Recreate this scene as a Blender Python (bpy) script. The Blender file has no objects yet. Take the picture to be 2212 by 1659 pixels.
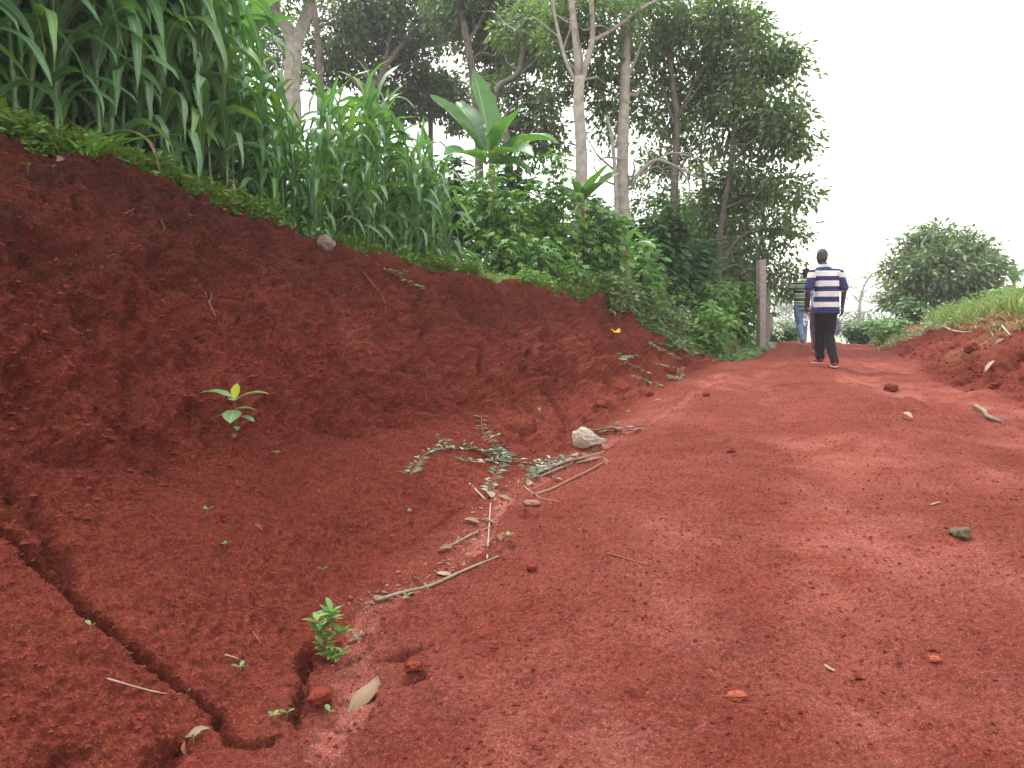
import bpy, bmesh, math, random
import numpy as np
from mathutils import Vector, Matrix, Quaternion
from mathutils.bvhtree import BVHTree

random.seed(7)
RNG = np.random.default_rng(11)
scene = bpy.context.scene
COL = scene.collection
R = math.radians

# ------------------------------------------------------------------ camera
F = 788.0 / 1024.0                      # focal length in picture widths
EYE = Vector((0.0, 0.0, 1.55))
PITCH = R(4.3)
cam_d = bpy.data.cameras.new('camera')
cam_d.sensor_width = 36.0
cam_d.lens = 36.0 * F
cam_d.clip_start = 0.05
cam_d.clip_end = 3000.0
cam = bpy.data.objects.new('camera', cam_d)
COL.objects.link(cam)
cam.location = EYE
cam.rotation_euler = (R(90) - PITCH, 0, 0)
scene.camera = cam

# ------------------------------------------------------------------ sky and sun (bright overcast)
SUN_EL, SUN_AZ = R(60), R(-38)          # azimuth from +Y towards +X
world = bpy.data.worlds.new('World')
scene.world = world
world.use_nodes = True
wn, wl = world.node_tree.nodes, world.node_tree.links
bg = wn['Background']
sky = wn.new('ShaderNodeTexSky')
sky.sky_type = 'NISHITA'
sky.sun_disc = False
sky.sun_elevation = SUN_EL
sky.sun_rotation = SUN_AZ
sky.air_density = 1.0
sky.dust_density = 3.0
tc = wn.new('ShaderNodeTexCoord')
cl = wn.new('ShaderNodeTexNoise')
cl.inputs['Scale'].default_value = 2.2
cl.inputs['Detail'].default_value = 5
cr = wn.new('ShaderNodeMapRange')
cr.inputs[1].default_value = 0.25
cr.inputs[2].default_value = 0.62
cr.inputs[3].default_value = 0.72
cr.inputs[4].default_value = 0.97
mixw = wn.new('ShaderNodeMix')
mixw.data_type = 'RGBA'
mixw.inputs[7].default_value = (11.2, 11.0, 10.8, 1)     # the cloud sheet
wl.new(tc.outputs['Generated'], cl.inputs['Vector'])
wl.new(cl.outputs['Fac'], cr.inputs[0])
wl.new(cr.outputs[0], mixw.inputs[0])
wl.new(sky.outputs[0], mixw.inputs[6])
wl.new(mixw.outputs[2], bg.inputs['Color'])
bg.inputs['Strength'].default_value = 0.078

sun_d = bpy.data.lights.new('sun', 'SUN')
sun_d.energy = 1.5
sun_d.angle = R(11)
sun_d.color = (1.0, 0.96, 0.9)
sun = bpy.data.objects.new('sun', sun_d)
COL.objects.link(sun)
sdir = Vector((math.sin(SUN_AZ) * math.cos(SUN_EL), math.cos(SUN_AZ) * math.cos(SUN_EL), math.sin(SUN_EL)))
sun.rotation_euler = sdir.to_track_quat('Z', 'Y').to_euler()
sun.location = (0, 0, 30)

vs = scene.view_settings
vs.view_transform = 'Standard'
vs.look = 'None'
vs.exposure = 1.84
vs.gamma = 1.0
vs.use_curve_mapping = False
scene.cycles.use_denoising = True
scene.cycles.max_bounces = 6
scene.cycles.diffuse_bounces = 3
scene.cycles.glossy_bounces = 2
scene.cycles.transmission_bounces = 6
scene.cycles.transparent_max_bounces = 8
scene.cycles.volume_bounces = 2

# ------------------------------------------------------------------ helpers
K = 2212.0 / 1024.0
def ray_dir(dx, dy):
    """direction of the sight line through a spot of the photograph (2212 px wide grid)"""
    a = (dx / K - 512.0) / 788.0
    b = (384.0 - dy / K) / 788.0
    return Vector((a, math.cos(PITCH) + b * math.sin(PITCH), -math.sin(PITCH) + b * math.cos(PITCH)))
def P3(dx, dy, Y):
    d = ray_dir(dx, dy)
    return EYE + d * (Y / d.y)

def _hash(ix, iy, iz):
    h = (ix * 374761393 + iy * 668265263 + iz * 1274126177) & 0xFFFFFFFF
    h = ((h ^ (h >> 13)) * 1274126177) & 0xFFFFFFFF
    return ((h ^ (h >> 16)) & 0xFFFFFF) / float(0xFFFFFF)
def vnoise(p):
    p = np.asarray(p, float)
    i = np.floor(p).astype(np.int64)
    f = p - i
    f = f * f * f * (f * (f * 6 - 15) + 10)
    x, y, z = i[..., 0], i[..., 1], i[..., 2]
    fx, fy, fz = f[..., 0], f[..., 1], f[..., 2]
    out = 0
    for dz in (0, 1):
        wz = fz if dz else 1 - fz
        for dy in (0, 1):
            wy = fy if dy else 1 - fy
            for dx in (0, 1):
                wx = fx if dx else 1 - fx
                out = out + _hash(x + dx, y + dy, z + dz) * wx * wy * wz
    return out * 2 - 1
ROT = np.array([[0.36, 0.48, -0.8], [-0.8, 0.6, 0.0], [0.48, 0.64, 0.6]])
def fbm(p, octaves=4, gain=0.5, lac=2.03):
    p = np.asarray(p, float)
    a, s, t = 1.0, 0.0, 0.0
    for o in range(octaves):
        s = s + a * vnoise(p + o * 17.3)
        t += a
        a *= gain
        p = (p @ ROT.T) * lac
    return s / t
def ridged(p, octaves=3):
    p = np.asarray(p, float)
    a, s, t = 1.0, 0.0, 0.0
    for o in range(octaves):
        s = s + a * (1 - np.abs(vnoise(p + o * 9.1)) * 2)
        t += a
        a *= 0.5
        p = (p @ ROT.T) * 2.1
    return s / t
def worley(p):
    p = np.asarray(p, float)
    i = np.floor(p).astype(np.int64)
    best = np.full(p.shape[:-1], 9.0)
    for dx in (-1, 0, 1):
        for dy in (-1, 0, 1):
            for dz in (-1, 0, 1):
                cx, cy, cz = i[..., 0] + dx, i[..., 1] + dy, i[..., 2] + dz
                qx = cx + _hash(cx, cy, cz) - p[..., 0]
                qy = cy + _hash(cx + 71, cy, cz) - p[..., 1]
                qz = cz + _hash(cx, cy + 37, cz) - p[..., 2]
                best = np.minimum(best, qx * qx + qy * qy + qz * qz)
    return np.sqrt(best)
def sstep(a, b, x):
    t = np.clip((x - a) / (b - a), 0, 1)
    return t * t * (3 - 2 * t)

def np_mesh(name, V, faces_flat, sizes, smooth=True, attrs=None):
    me = bpy.data.meshes.new(name)
    V = np.ascontiguousarray(V, dtype=np.float32)
    faces_flat = np.ascontiguousarray(faces_flat, dtype=np.int32).ravel()
    sizes = np.ascontiguousarray(sizes, dtype=np.int32)
    me.vertices.add(len(V))
    me.vertices.foreach_set('co', V.ravel())
    me.loops.add(len(faces_flat))
    me.loops.foreach_set('vertex_index', faces_flat)
    me.polygons.add(len(sizes))
    st = np.zeros(len(sizes), dtype=np.int32)
    st[1:] = np.cumsum(sizes)[:-1]
    me.polygons.foreach_set('loop_start', st)
    me.polygons.foreach_set('loop_total', sizes)
    me.polygons.foreach_set('use_smooth', np.full(len(sizes), smooth, dtype=bool))
    for k, v in (attrs or {}).items():
        at = me.attributes.new(k, 'FLOAT', 'POINT')
        at.data.foreach_set('value', np.ascontiguousarray(v, dtype=np.float32).ravel())
    me.update(calc_edges=True)
    return me
def link(name, me, mat=None, parent=None, loc=None):
    o = bpy.data.objects.new(name, me)
    COL.objects.link(o)
    if me is not None and mat is not None and not me.materials:
        me.materials.append(mat)
    if parent is not None:
        o.parent = parent
    if loc is not None:
        o.location = loc
    return o
def empty(name, loc=(0, 0, 0), rz=0.0):
    o = bpy.data.objects.new(name, None)
    COL.objects.link(o)
    o.location = loc
    o.rotation_euler = (0, 0, rz)
    o.empty_display_size = 0.1
    return o
def tag(o, label, cat, group=None):
    o['label'] = label
    o['category'] = cat
    if group:
        o['group'] = group
    return o
def kind(o, k, label=None):
    o['kind'] = k
    if label:
        o['label'] = label
    return o

class MB:
    """collects pieces of geometry, builds one mesh"""
    def __init__(self):
        self.v, self.f, self.s, self.n, self.a = [], [], [], 0, []
    def add(self, V, faces, rib=None):
        V = np.asarray(V, float).reshape(-1, 3)
        self.v.append(V)
        for q in faces:
            self.f.extend([i + self.n for i in q])
            self.s.append(len(q))
        self.a.append(np.zeros(len(V)) if rib is None else np.asarray(rib, float))
        self.n += len(V)
        return self
    def tube(self, pts, radii, sides=7, cap=True, rib=None):
        pts = [Vector(p) for p in pts]
        n = len(pts)
        if not hasattr(radii, '__len__'):
            radii = [radii] * n
        t = (pts[1] - pts[0]).normalized()
        ref = Vector((1, 0, 0)) if abs(t.x) < 0.8 else Vector((0, 1, 0))
        u = t.cross(ref).normalized()
        V = []
        for i in range(n):
            if i == 0: tn = pts[1] - pts[0]
            elif i == n - 1: tn = pts[-1] - pts[-2]
            else: tn = pts[i + 1] - pts[i - 1]
            tn.normalize()
            u = (u - tn * u.dot(tn))
            if u.length < 1e-6:
                u = tn.orthogonal()
            u.normalize()
            w = tn.cross(u)
            for k in range(sides):
                a = 2 * math.pi * k / sides
                V.append(pts[i] + (u * math.cos(a) + w * math.sin(a)) * radii[i])
        Fc = []
        for i in range(n - 1):
            for k in range(sides):
                k2 = (k + 1) % sides
                Fc.append((i * sides + k, i * sides + k2, (i + 1) * sides + k2, (i + 1) * sides + k))
        if cap:
            Fc.append(tuple(range(sides))[::-1])
            Fc.append(tuple((n - 1) * sides + k for k in range(sides)))
        return self.add([tuple(v) for v in V], Fc, rib)
    def mesh(self, name, smooth=True):
        V = np.concatenate(self.v) if self.v else np.zeros((0, 3))
        return np_mesh(name, V, self.f, self.s, smooth, {'rib': np.concatenate(self.a)} if self.a else None)
    def build(self, name, mat, parent=None, loc=None, smooth=True):
        return link(name, self.mesh(name, smooth), mat, parent, loc)

def catmull(pts, per=6):
    pts = [Vector(p) for p in pts]
    q = [pts[0] * 2 - pts[1]] + pts + [pts[-1] * 2 - pts[-2]]
    out = []
    for i in range(1, len(q) - 2):
        p0, p1, p2, p3 = q[i - 1], q[i], q[i + 1], q[i + 2]
        for k in range(per):
            t = k / per
            out.append(0.5 * ((2 * p1) + (p2 - p0) * t + (2 * p0 - 5 * p1 + 4 * p2 - p3) * t * t + (3 * p1 - p0 - 3 * p2 + p3) * t ** 3))
    out.append(pts[-1])
    return out
def lerp(a, b, t):
    return a + (b - a) * t

# ------------------------------------------------------------------ materials
def new_mat(name):
    m = bpy.data.materials.new(name)
    m.use_nodes = True
    return m, m.node_tree.nodes, m.node_tree.links, m.node_tree.nodes['Principled BSDF']
def mixc(n, l, fac, a, b, blend='MIX'):
    x = n.new('ShaderNodeMix')
    x.data_type = 'RGBA'
    x.blend_type = blend
    for sock, val in ((x.inputs[0], fac), (x.inputs[6], a), (x.inputs[7], b)):
        if isinstance(val, bpy.types.NodeSocket): l.new(val, sock)
        elif isinstance(val, (int, float)): sock.default_value = val
        else: sock.default_value = (*val, 1)
    return x.outputs[2]
def maprange(n, l, v, a, b, c=0.0, d=1.0, smooth=False):
    x = n.new('ShaderNodeMapRange')
    if smooth: x.interpolation_type = 'SMOOTHSTEP'
    l.new(v, x.inputs[0])
    for i, q in zip((1, 2, 3, 4), (a, b, c, d)): x.inputs[i].default_value = q
    return x.outputs[0]
def noise_tex(n, l, scale, detail=4, rough=0.55, vec=None, kind_='Object'):
    t = n.new('ShaderNodeTexNoise')
    t.inputs['Scale'].default_value = scale
    t.inputs['Detail'].default_value = detail
    t.inputs['Roughness'].default_value = rough
    if vec is None:
        c = n.new('ShaderNodeTexCoord')
        vec = c.outputs[kind_]
    l.new(vec, t.inputs['Vector'])
    return t
def attr(n, name):
    a = n.new('ShaderNodeAttribute')
    a.attribute_name = name
    return a.outputs['Fac']
def math_(n, l, op, a, b=0.0):
    x = n.new('ShaderNodeMath')
    x.operation = op
    for s, v in zip(x.inputs, (a, b)):
        if isinstance(v, bpy.types.NodeSocket): l.new(v, s)
        else: s.default_value = v
    return x.outputs[0]
def bump(n, l, h, strength, dist, normal=None):
    b = n.new('ShaderNodeBump')
    b.inputs['Strength'].default_value = strength
    b.inputs['Distance'].default_value = dist
    l.new(h, b.inputs['Height'])
    if normal is not None: l.new(normal, b.inputs['Normal'])
    return b.outputs[0]

def simple_mat(name, c1, c2=None, scale=8.0, rough=0.8, spec=0.3, bump_s=0.0, bump_d=0.005, detail=4):
    m, n, l, b = new_mat(name)
    c2 = c2 or tuple(x * 0.75 for x in c1)
    t = noise_tex(n, l, scale, detail)
    l.new(mixc(n, l, maprange(n, l, t.outputs[0], 0.3, 0.7), c1, c2), b.inputs['Base Color'])
    b.inputs['Roughness'].default_value = rough
    b.inputs['Specular IOR Level'].default_value = spec
    if bump_s:
        t2 = noise_tex(n, l, scale * 3, 5)
        l.new(bump(n, l, t2.outputs[0], bump_s, bump_d), b.inputs['Normal'])
    return m

def leaf_mat(name, c1, c2, young=None, rib=None, rough=0.45, spec=0.5, trans=0.35, rib_w=0.8, dry=None, dry_amt=0.0, tint=(1.35, 1.5, 0.55)):
    """leaf: colour varies from leaf to leaf (attribute rnd, object random), pale midrib (attribute rib), light shines through"""
    m, n, l, b = new_mat(name)
    oi = n.new('ShaderNodeObjectInfo')
    rnd = math_(n, l, 'FRACT', math_(n, l, 'ADD', attr(n, 'rnd'), oi.outputs['Random']))
    col = mixc(n, l, rnd, c1, c2)
    if young is not None:
        col = mixc(n, l, maprange(n, l, rnd, 0.8, 0.98), col, young)
    t = noise_tex(n, l, 9.0, 3)
    col = mixc(n, l, maprange(n, l, t.outputs[0], 0.3, 0.75, 0.0, 0.35), col, tuple(x * 0.55 for x in c1))
    if dry is not None:
        t2 = noise_tex(n, l, 3.0, 4)
        col = mixc(n, l, maprange(n, l, t2.outputs[0], 0.62 - dry_amt, 0.72 - dry_amt), col, dry)
    if rib is not None:
        col = mixc(n, l, maprange(n, l, attr(n, 'rib'), rib_w, 1.0), col, rib)
    l.new(col, b.inputs['Base Color'])
    b.inputs['Roughness'].default_value = rough
    b.inputs['Specular IOR Level'].default_value = spec
    tr = n.new('ShaderNodeBsdfTranslucent')
    tcol = mixc(n, l, 1.0, col, tint, 'MULTIPLY')
    l.new(tcol, tr.inputs['Color'])
    ms = n.new('ShaderNodeMixShader')
    ms.inputs[0].default_value = trans
    l.new(b.outputs[0], ms.inputs[1])
    l.new(tr.outputs[0], ms.inputs[2])
    l.new(ms.outputs[0], n['Material Output'].inputs['Surface'])
    return m

M = {}
def soil_material():
    m, n, l, b = new_mat('red_laterite_soil')
    c = n.new('ShaderNodeTexCoord')
    v = c.outputs['Object']
    big = noise_tex(n, l, 0.9, 5, 0.6, v)
    mid = noise_tex(n, l, 6.0, 6, 0.62, v)
    fine = noise_tex(n, l, 48.0, 6, 0.75, v)
    grain = noise_tex(n, l, 130.0, 4, 0.7, v)
    col = mixc(n, l, maprange(n, l, big.outputs[0], 0.36, 0.64), (0.182, 0.038, 0.025), (0.242, 0.056, 0.036))
    col = mixc(n, l, maprange(n, l, mid.outputs[0], 0.50, 0.72, 0, 0.5), col, (0.110, 0.024, 0.018))
    pat = noise_tex(n, l, 3.1, 5, 0.6, v)
    col = mixc(n, l, maprange(n, l, pat.outputs[0], 0.60, 0.72, 0, 0.28), col, (0.300, 0.072, 0.034))
    # dusty, trodden film
    dust = noise_tex(n, l, 2.3, 6, 0.65, v)
    pk = math_(n, l, 'MULTIPLY', attr(n, 'packed'), maprange(n, l, dust.outputs[0], 0.38, 0.62, 0.15, 1.0))
    col = mixc(n, l, pk, col, (0.350, 0.125, 0.098))
    # dark humus-rich topsoil towards the field
    ts = math_(n, l, 'MULTIPLY', attr(n, 'topsoil'), maprange(n, l, mid.outputs[0], 0.3, 0.6, 0.55, 1.0))
    col = mixc(n, l, ts, col, (0.085, 0.029, 0.021))
    # tan subsoil tipped on the mound
    col = mixc(n, l, math_(n, l, 'MULTIPLY', attr(n, 'tan'), maprange(n, l, mid.outputs[0], 0.35, 0.6, 0.3, 1.0)), col, (0.30, 0.165, 0.085))
    # grain
    col = mixc(n, l, maprange(n, l, fine.outputs[0], 0.35, 0.62, 0.0, 0.85), col, mixc(n, l, 1.0, col, (0.44, 0.38, 0.38), 'MULTIPLY'))
    col = mixc(n, l, maprange(n, l, grain.outputs[0], 0.53, 0.62, 0.0, 0.9), col, mixc(n, l, 1.0, col, (2.2, 2.2, 2.1), 'MULTIPLY'))
    l.new(col, b.inputs['Base Color'])
    b.inputs['Roughness'].default_value = 0.96
    b.inputs['Specular IOR Level'].default_value = 0.06
    smooth = maprange(n, l, attr(n, 'packed'), 0.0, 1.0, 1.0, 0.45)
    h1 = noise_tex(n, l, 26.0, 7, 0.72, v)
    h2 = noise_tex(n, l, 95.0, 5, 0.72, v)
    nb = n.new('ShaderNodeBump')
    nb.inputs['Distance'].default_value = 0.05
    l.new(math_(n, l, 'MULTIPLY', smooth, 1.0), nb.inputs['Strength'])
    l.new(h1.outputs[0], nb.inputs['Height'])
    l.new(bump(n, l, h2.outputs[0], 1.0, 0.016, nb.outputs[0]), b.inputs['Normal'])
    return m
M['soil'] = soil_material()
M['crumb'] = simple_mat('soil_crumb', (0.155, 0.031, 0.020), (0.095, 0.020, 0.014), 25, 0.95, 0.05)
M['far_ground'] = simple_mat('far_green_ground', (0.06, 0.10, 0.035), (0.10, 0.13, 0.05), 0.15, 0.95, 0.1)
# ------------------------------------------------------------------ ground: road, drain, cut bank, field, mound
NL = Vector((-0.92, 0.39, 0.0))         # across the road, towards the bank
# toe of the bank, slope break, crest, offset of the mound's toe, mound height, rise of field behind the crest (0.5, 2.5, 9, 35 m)
ROWS = [
    ((-2.6, -4.0, -0.22), (-3.8, -3.6, 0.45), (-5.8, -3.0, 2.70), 6.5, 0.5, (0.03, 0.10, 0.3, 0.3)),
    ((-1.45, 0.6, 0.02), (-2.60, 1.10, 0.74), (-4.5, 2.0, 2.76), 6.5, 0.5, (0.03, 0.10, 0.3, 0.3)),
    ((-0.85, 2.57, 0.18), (-1.95, 3.05, 0.875), (-3.55, 3.85, 2.74), 6.5, 0.5, (0.02, 0.10, 0.3, 0.3)),
    ((-0.71, 3.5, 0.26), (-1.65, 4.0, 0.92), (-2.95, 5.0, 2.70), 6.5, 0.5, (0.02, 0.10, 0.3, 0.3)),
    ((-0.14, 5.2, 0.39), (-1.10, 5.6, 0.84), (-2.32, 6.3, 2.48), 6.3, 0.55, (0.02, 0.10, 0.3, 0.3)),
    ((0.82, 7.2, 0.53), (0.15, 7.5, 0.82), (-1.02, 8.3, 2.14), 5.2, 0.62, (0.03, 0.15, 0.4, 0.4)),
    ((1.70, 9.5, 0.70), (1.20, 9.7, 0.92), (0.42, 10.2, 1.94), 3.9, 0.75, (0.03, 0.20, 0.5, 0.4)),
    ((2.70, 11.7, 0.83), (2.22, 11.9, 1.06), (1.62, 12.3, 1.86), 3.05, 0.72, (0.06, 0.25, 0.5, 0.4)),
    ((3.50, 13.2, 0.91), (3.14, 13.4, 1.07), (2.82, 13.5, 1.28), 2.95, 0.66, (0.16, 0.55, 0.7, 0.4)),
    ((4.20, 14.6, 0.96), (4.00, 14.7, 1.04), (3.80, 14.8, 1.15), 2.75, 0.58, (0.12, 0.50, 0.6, 0.3)),
    ((5.20, 17.0, 1.02), (5.00, 17.1, 1.09), (4.80, 17.2, 1.20), 2.45, 0.45, (0.06, 0.30, 0.4, 0.1)),
    ((7.00, 21.0, 1.05), (6.80, 21.1, 1.10), (6.60, 21.2, 1.21), 2.3, 0.45, (0.03, 0.10, 0.2, -0.3)),
    ((9.20, 26.0, 0.72), (9.00, 26.1, 0.80), (8.80, 26.2, 0.82), 2.5, 0.5, (0.0, 0.0, 0.0, -0.6)),
    ((14.0, 38.0, -0.9), (13.8, 38.1, -0.9), (13.6, 38.2, -0.9), 2.8, 0.5, (0.0, 0.0, -0.1, -1.2)),
    ((26.0, 75.0, -4.4), (25.8, 75.1, -4.4), (25.6, 75.2, -4.4), 3.0, 0.3, (0.0, 0.0, -0.1, -0.4)),
]
net = []
for toe, brk, crest, tm, hm, fr in ROWS:
    toe, brk, crest = Vector(toe), Vector(brk), Vector(crest)
    mt = toe - NL * tm + Vector((0, 0, 0.0))
    net.append([
        crest + NL * 35 + Vector((0, 0, fr[3])), crest + NL * 9 + Vector((0, 0, fr[2])), crest + NL * 2.5 + Vector((0, 0, fr[1])),
        crest + NL * 0.5 + Vector((0, 0, fr[0])), crest, lerp(brk, crest, 0.5) + Vector((0, 0, 0.04)), brk, lerp(toe, brk, 0.5) + Vector((0, 0, -0.02)), toe,
        toe - NL * (tm * 0.22) + Vector((0, 0, 0.06)), toe - NL * (tm * 0.6) + Vector((0, 0, 0.05)), mt,
        mt - NL * 0.55 + Vector((0, 0, hm * 0.5)), mt - NL * 1.15 + Vector((0, 0, hm)), mt - NL * 6 + Vector((0, 0, hm + 0.78)), mt - NL * 40 + Vector((0, 0, hm + 0.6)),
    ])
net = np.array([[tuple(p) for p in r] for r in net])          # rows x 16 x 3

def pchip(Y, x):
    """monotone cubic through Y (uniform knots, axis 0) at the positions x"""
    D = np.diff(Y, axis=0)
    S = np.zeros_like(Y)
    a, b = D[:-1], D[1:]
    ok = (a * b) > 0
    S[1:-1] = np.where(ok, 2 * a * b / np.where(ok, a + b, 1), 0)
    S[0], S[-1] = D[0], D[-1]
    k = np.clip(np.floor(x).astype(int), 0, len(Y) - 2)
    t = (x - k).reshape((-1,) + (1,) * (Y.ndim - 1))
    y0, y1, s0, s1 = Y[k], Y[k + 1], S[k], S[k + 1]
    return y0 * (1 + 2 * t) * (1 - t) ** 2 + s0 * t * (1 - t) ** 2 + y1 * t * t * (3 - 2 * t) + s1 * t * t * (t - 1)
# along the road: dense near the eye
vf = np.linspace(0, len(ROWS) - 1, 6000)
tv = pchip(net[:, 9], vf)
seg = np.linalg.norm(np.diff(tv, axis=0), axis=1)
dist = np.linalg.norm(tv[1:, :2], axis=1)
den = seg / (0.0047 * np.maximum(dist, 2.2)) * np.where(vf[1:] < 1.2, 0.18, 1.0) * np.where(dist > 16, 0.55, 1.0)
acc = np.concatenate([[0], np.cumsum(den)])
NV = int(acc[-1])
vv = np.interp(np.linspace(0, acc[-1], NV), acc, vf)
counts = [8, 14, 22, 24, 100, 100, 78, 78, 92, 112, 96, 44, 34, 30, 12]
uu = np.concatenate([k + np.arange(c) / c for k, c in enumerate(counts)] + [[15.0]])
NU = len(uu)
G0 = pchip(net, vv)                                            # NV x 16 x 3
G = np.transpose(pchip(np.transpose(G0, (1, 0, 2)), uu), (1, 0, 2))   # NV x NU x 3
def grid_normals(G):
    du = np.gradient(G, axis=1)
    dv = np.gradient(G, axis=0)
    N = np.cross(du, dv)
    N /= np.linalg.norm(N, axis=2, keepdims=True) + 1e-12
    if N[..., 2].mean() < 0: N = -N
    return N
def grid_faces():
    idx = np.arange(NV * NU).reshape(NV, NU)
    q = np.stack([idx[:-1, :-1], idx[:-1, 1:], idx[1:, 1:], idx[1:, :-1]], axis=-1).reshape(-1, 4)
    return q
base_quads = grid_faces()
base_me = np_mesh('probe', G[::3, ::3].reshape(-1, 3), np.stack([
    (lambda i: i[:-1, :-1])(np.arange(G[::3, ::3].shape[0] * G[::3, ::3].shape[1]).reshape(G[::3, ::3].shape[:2])),
    (lambda i: i[:-1, 1:])(np.arange(G[::3, ::3].shape[0] * G[::3, ::3].shape[1]).reshape(G[::3, ::3].shape[:2])),
    (lambda i: i[1:, 1:])(np.arange(G[::3, ::3].shape[0] * G[::3, ::3].shape[1]).reshape(G[::3, ::3].shape[:2])),
    (lambda i: i[1:, :-1])(np.arange(G[::3, ::3].shape[0] * G[::3, ::3].shape[1]).reshape(G[::3, ::3].shape[:2]))], axis=-1).reshape(-1, 4),
    np.full((G[::3, ::3].shape[0] - 1) * (G[::3, ::3].shape[1] - 1), 4))
def bvh_of(me):
    bm = bmesh.new()
    bm.from_mesh(me)
    t = BVHTree.FromBMesh(bm)
    bm.free()
    return t
BVH = bvh_of(base_me)
bpy.data.meshes.remove(base_me)
def spot(dx, dy):
    """point of the ground seen at a spot of the photograph"""
    h = BVH.ray_cast(EYE, ray_dir(dx, dy).normalized(), 200)
    return h[0], h[1]
def spots(pts):
    return [spot(*p)[0] for p in pts]

N = grid_normals(G)
U = np.broadcast_to(uu[None, :], (NV, NU))
Vv = np.broadcast_to(vv[:, None], (NV, NU))
w_face = sstep(3.75, 4.15, U) * (1 - sstep(5.8, 6.35, U))
w_apron = sstep(5.8, 6.3, U) * (1 - sstep(7.75, 8.1, U))
w_road = sstep(7.8, 8.2, U) * (1 - sstep(10.9, 11.3, U))
w_mound = sstep(10.9, 11.3, U) * (1 - sstep(13.2, 14.0, U))
w_field = 1 - sstep(3.4, 4.0, U)
w_tall = 1 - sstep(7.6, 8.8, Vv)                               # the bank dies out there
dcam = np.linalg.norm(G - np.array(EYE), axis=2)
P = G.copy()
n_big = fbm(P * 1.25, 3)
n_mid = fbm(P * 4.2 + 5, 4)
n_fin = fbm(P * 15.0, 3)
n_x = fbm(P * 48.0, 2)
ridge = ridged(P * np.array([2.6, 2.6, 2.2]), 3)
clod = worley(P * 9.0)
clod2 = worley(P * 26.0 + 3)
arc = np.interp(vv, vf, np.concatenate([[0], np.cumsum(seg)]))[:, None] * np.ones((1, NU))
warp = fbm(P * 1.7 + 30, 3)
slant = 0.35 * (U - 6)                                          # rills run obliquely down the slope
r1 = vnoise(np.stack([arc * 2.3 + warp * 0.9 + slant * 1.2, U * 0.35, 0 * U], -1))
r2 = vnoise(np.stack([arc * 5.2 + warp * 1.6 + slant * 2.4, U * 0.5 + 9, 0 * U], -1))
rill = np.clip(1 - np.abs(r1) * 4.5, 0, 1) ** 1.5 * 0.14 + np.clip(1 - np.abs(r2) * 5.0, 0, 1) ** 1.4 * 0.075
w_rill = (sstep(4.3, 5.0, Vv) * (1 - sstep(8.0, 8.7, Vv)) * 1.0 + 0.30 * (1 - sstep(5.7, 6.3, U))) * sstep(4.1, 4.6, U) * (1 - sstep(6.9, 7.8, U))
D = np.zeros((NV, NU))
D += w_face * w_tall * (0.12 * n_big + 0.050 * n_mid + 0.066 * n_fin + 0.030 * n_x - 0.040 * np.clip(ridge, 0, 1) ** 2 + 0.048 * (0.5 - clod) + 0.036 * (0.5 - clod2))
D -= w_rill * w_tall * rill
far_w = sstep(4.2, 5.0, Vv) * (1 - sstep(8.0, 8.8, Vv))
flute = 0.12 * vnoise(np.stack([arc * 2.9 + warp * 1.1, U * 0.30 + 4, 0 * U], -1)) + 0.075 * vnoise(np.stack([arc * 7.5 + warp * 1.6, U * 0.45 + 8, 0 * U], -1))
D += far_w * w_face * w_tall * flute * sstep(4.05, 4.5, U)
D += far_w * w_tall * (0.07 * np.exp(-((U - 4.12) / 0.16) ** 2) - 0.085 * np.exp(-((U - 4.75) / 0.33) ** 2)) * (1 + 0.8 * n_big)
D += far_w * w_apron * (0.05 * n_mid + 0.03 * np.clip(0.5 - clod, -0.2, 0.5))
left = 1 - sstep(3.4, 5.2, Vv)
hol = np.clip(fbm(P * np.array([2.4, 2.4, 3.2]) + 77, 3) - 0.12, 0, 1)
D -= w_face * left * hol * 0.24                                 # sockets where lumps fell out
D += w_apron * (0.030 * n_big + 0.028 * n_mid + 0.016 * n_fin + 0.012 * n_x + 0.016 * (0.5 - clod2) + 0.012 * (0.5 - clod))
D += w_road * (0.022 * n_big + 0.018 * n_mid + 0.015 * n_fin + 0.008 * n_x + 0.009 * (0.5 - clod2))
D += w_mound * (0.12 * n_big + 0.10 * n_mid + 0.03 * n_fin + 0.03 * (0.5 - clod))
D += w_field * (0.05 * n_big + 0.02 * n_mid)
D += np.exp(-((U - 4.0) / 0.10) ** 2) * w_tall * (0.06 * n_mid + 0.07 * np.clip(0.45 - clod, -0.1, 0.4))   # ragged crest
# faint wheel tracks on the road
tr = np.exp(-((U - 9.35 + 0.06 * n_big) / 0.16) ** 2) + np.exp(-((U - 10.35 + 0.06 * n_big) / 0.16) ** 2)
D -= w_road * tr * 0.04
# ragged crumbs on the road where the crust broke
crumb = sstep(0.15, 0.5, fbm(P * 2.4 + 50, 3))
D += w_road * crumb * (0.026 * np.clip(0.55 - clod, 0, 1) + 0.020 * np.clip(0.5 - clod2, 0, 1))

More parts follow.
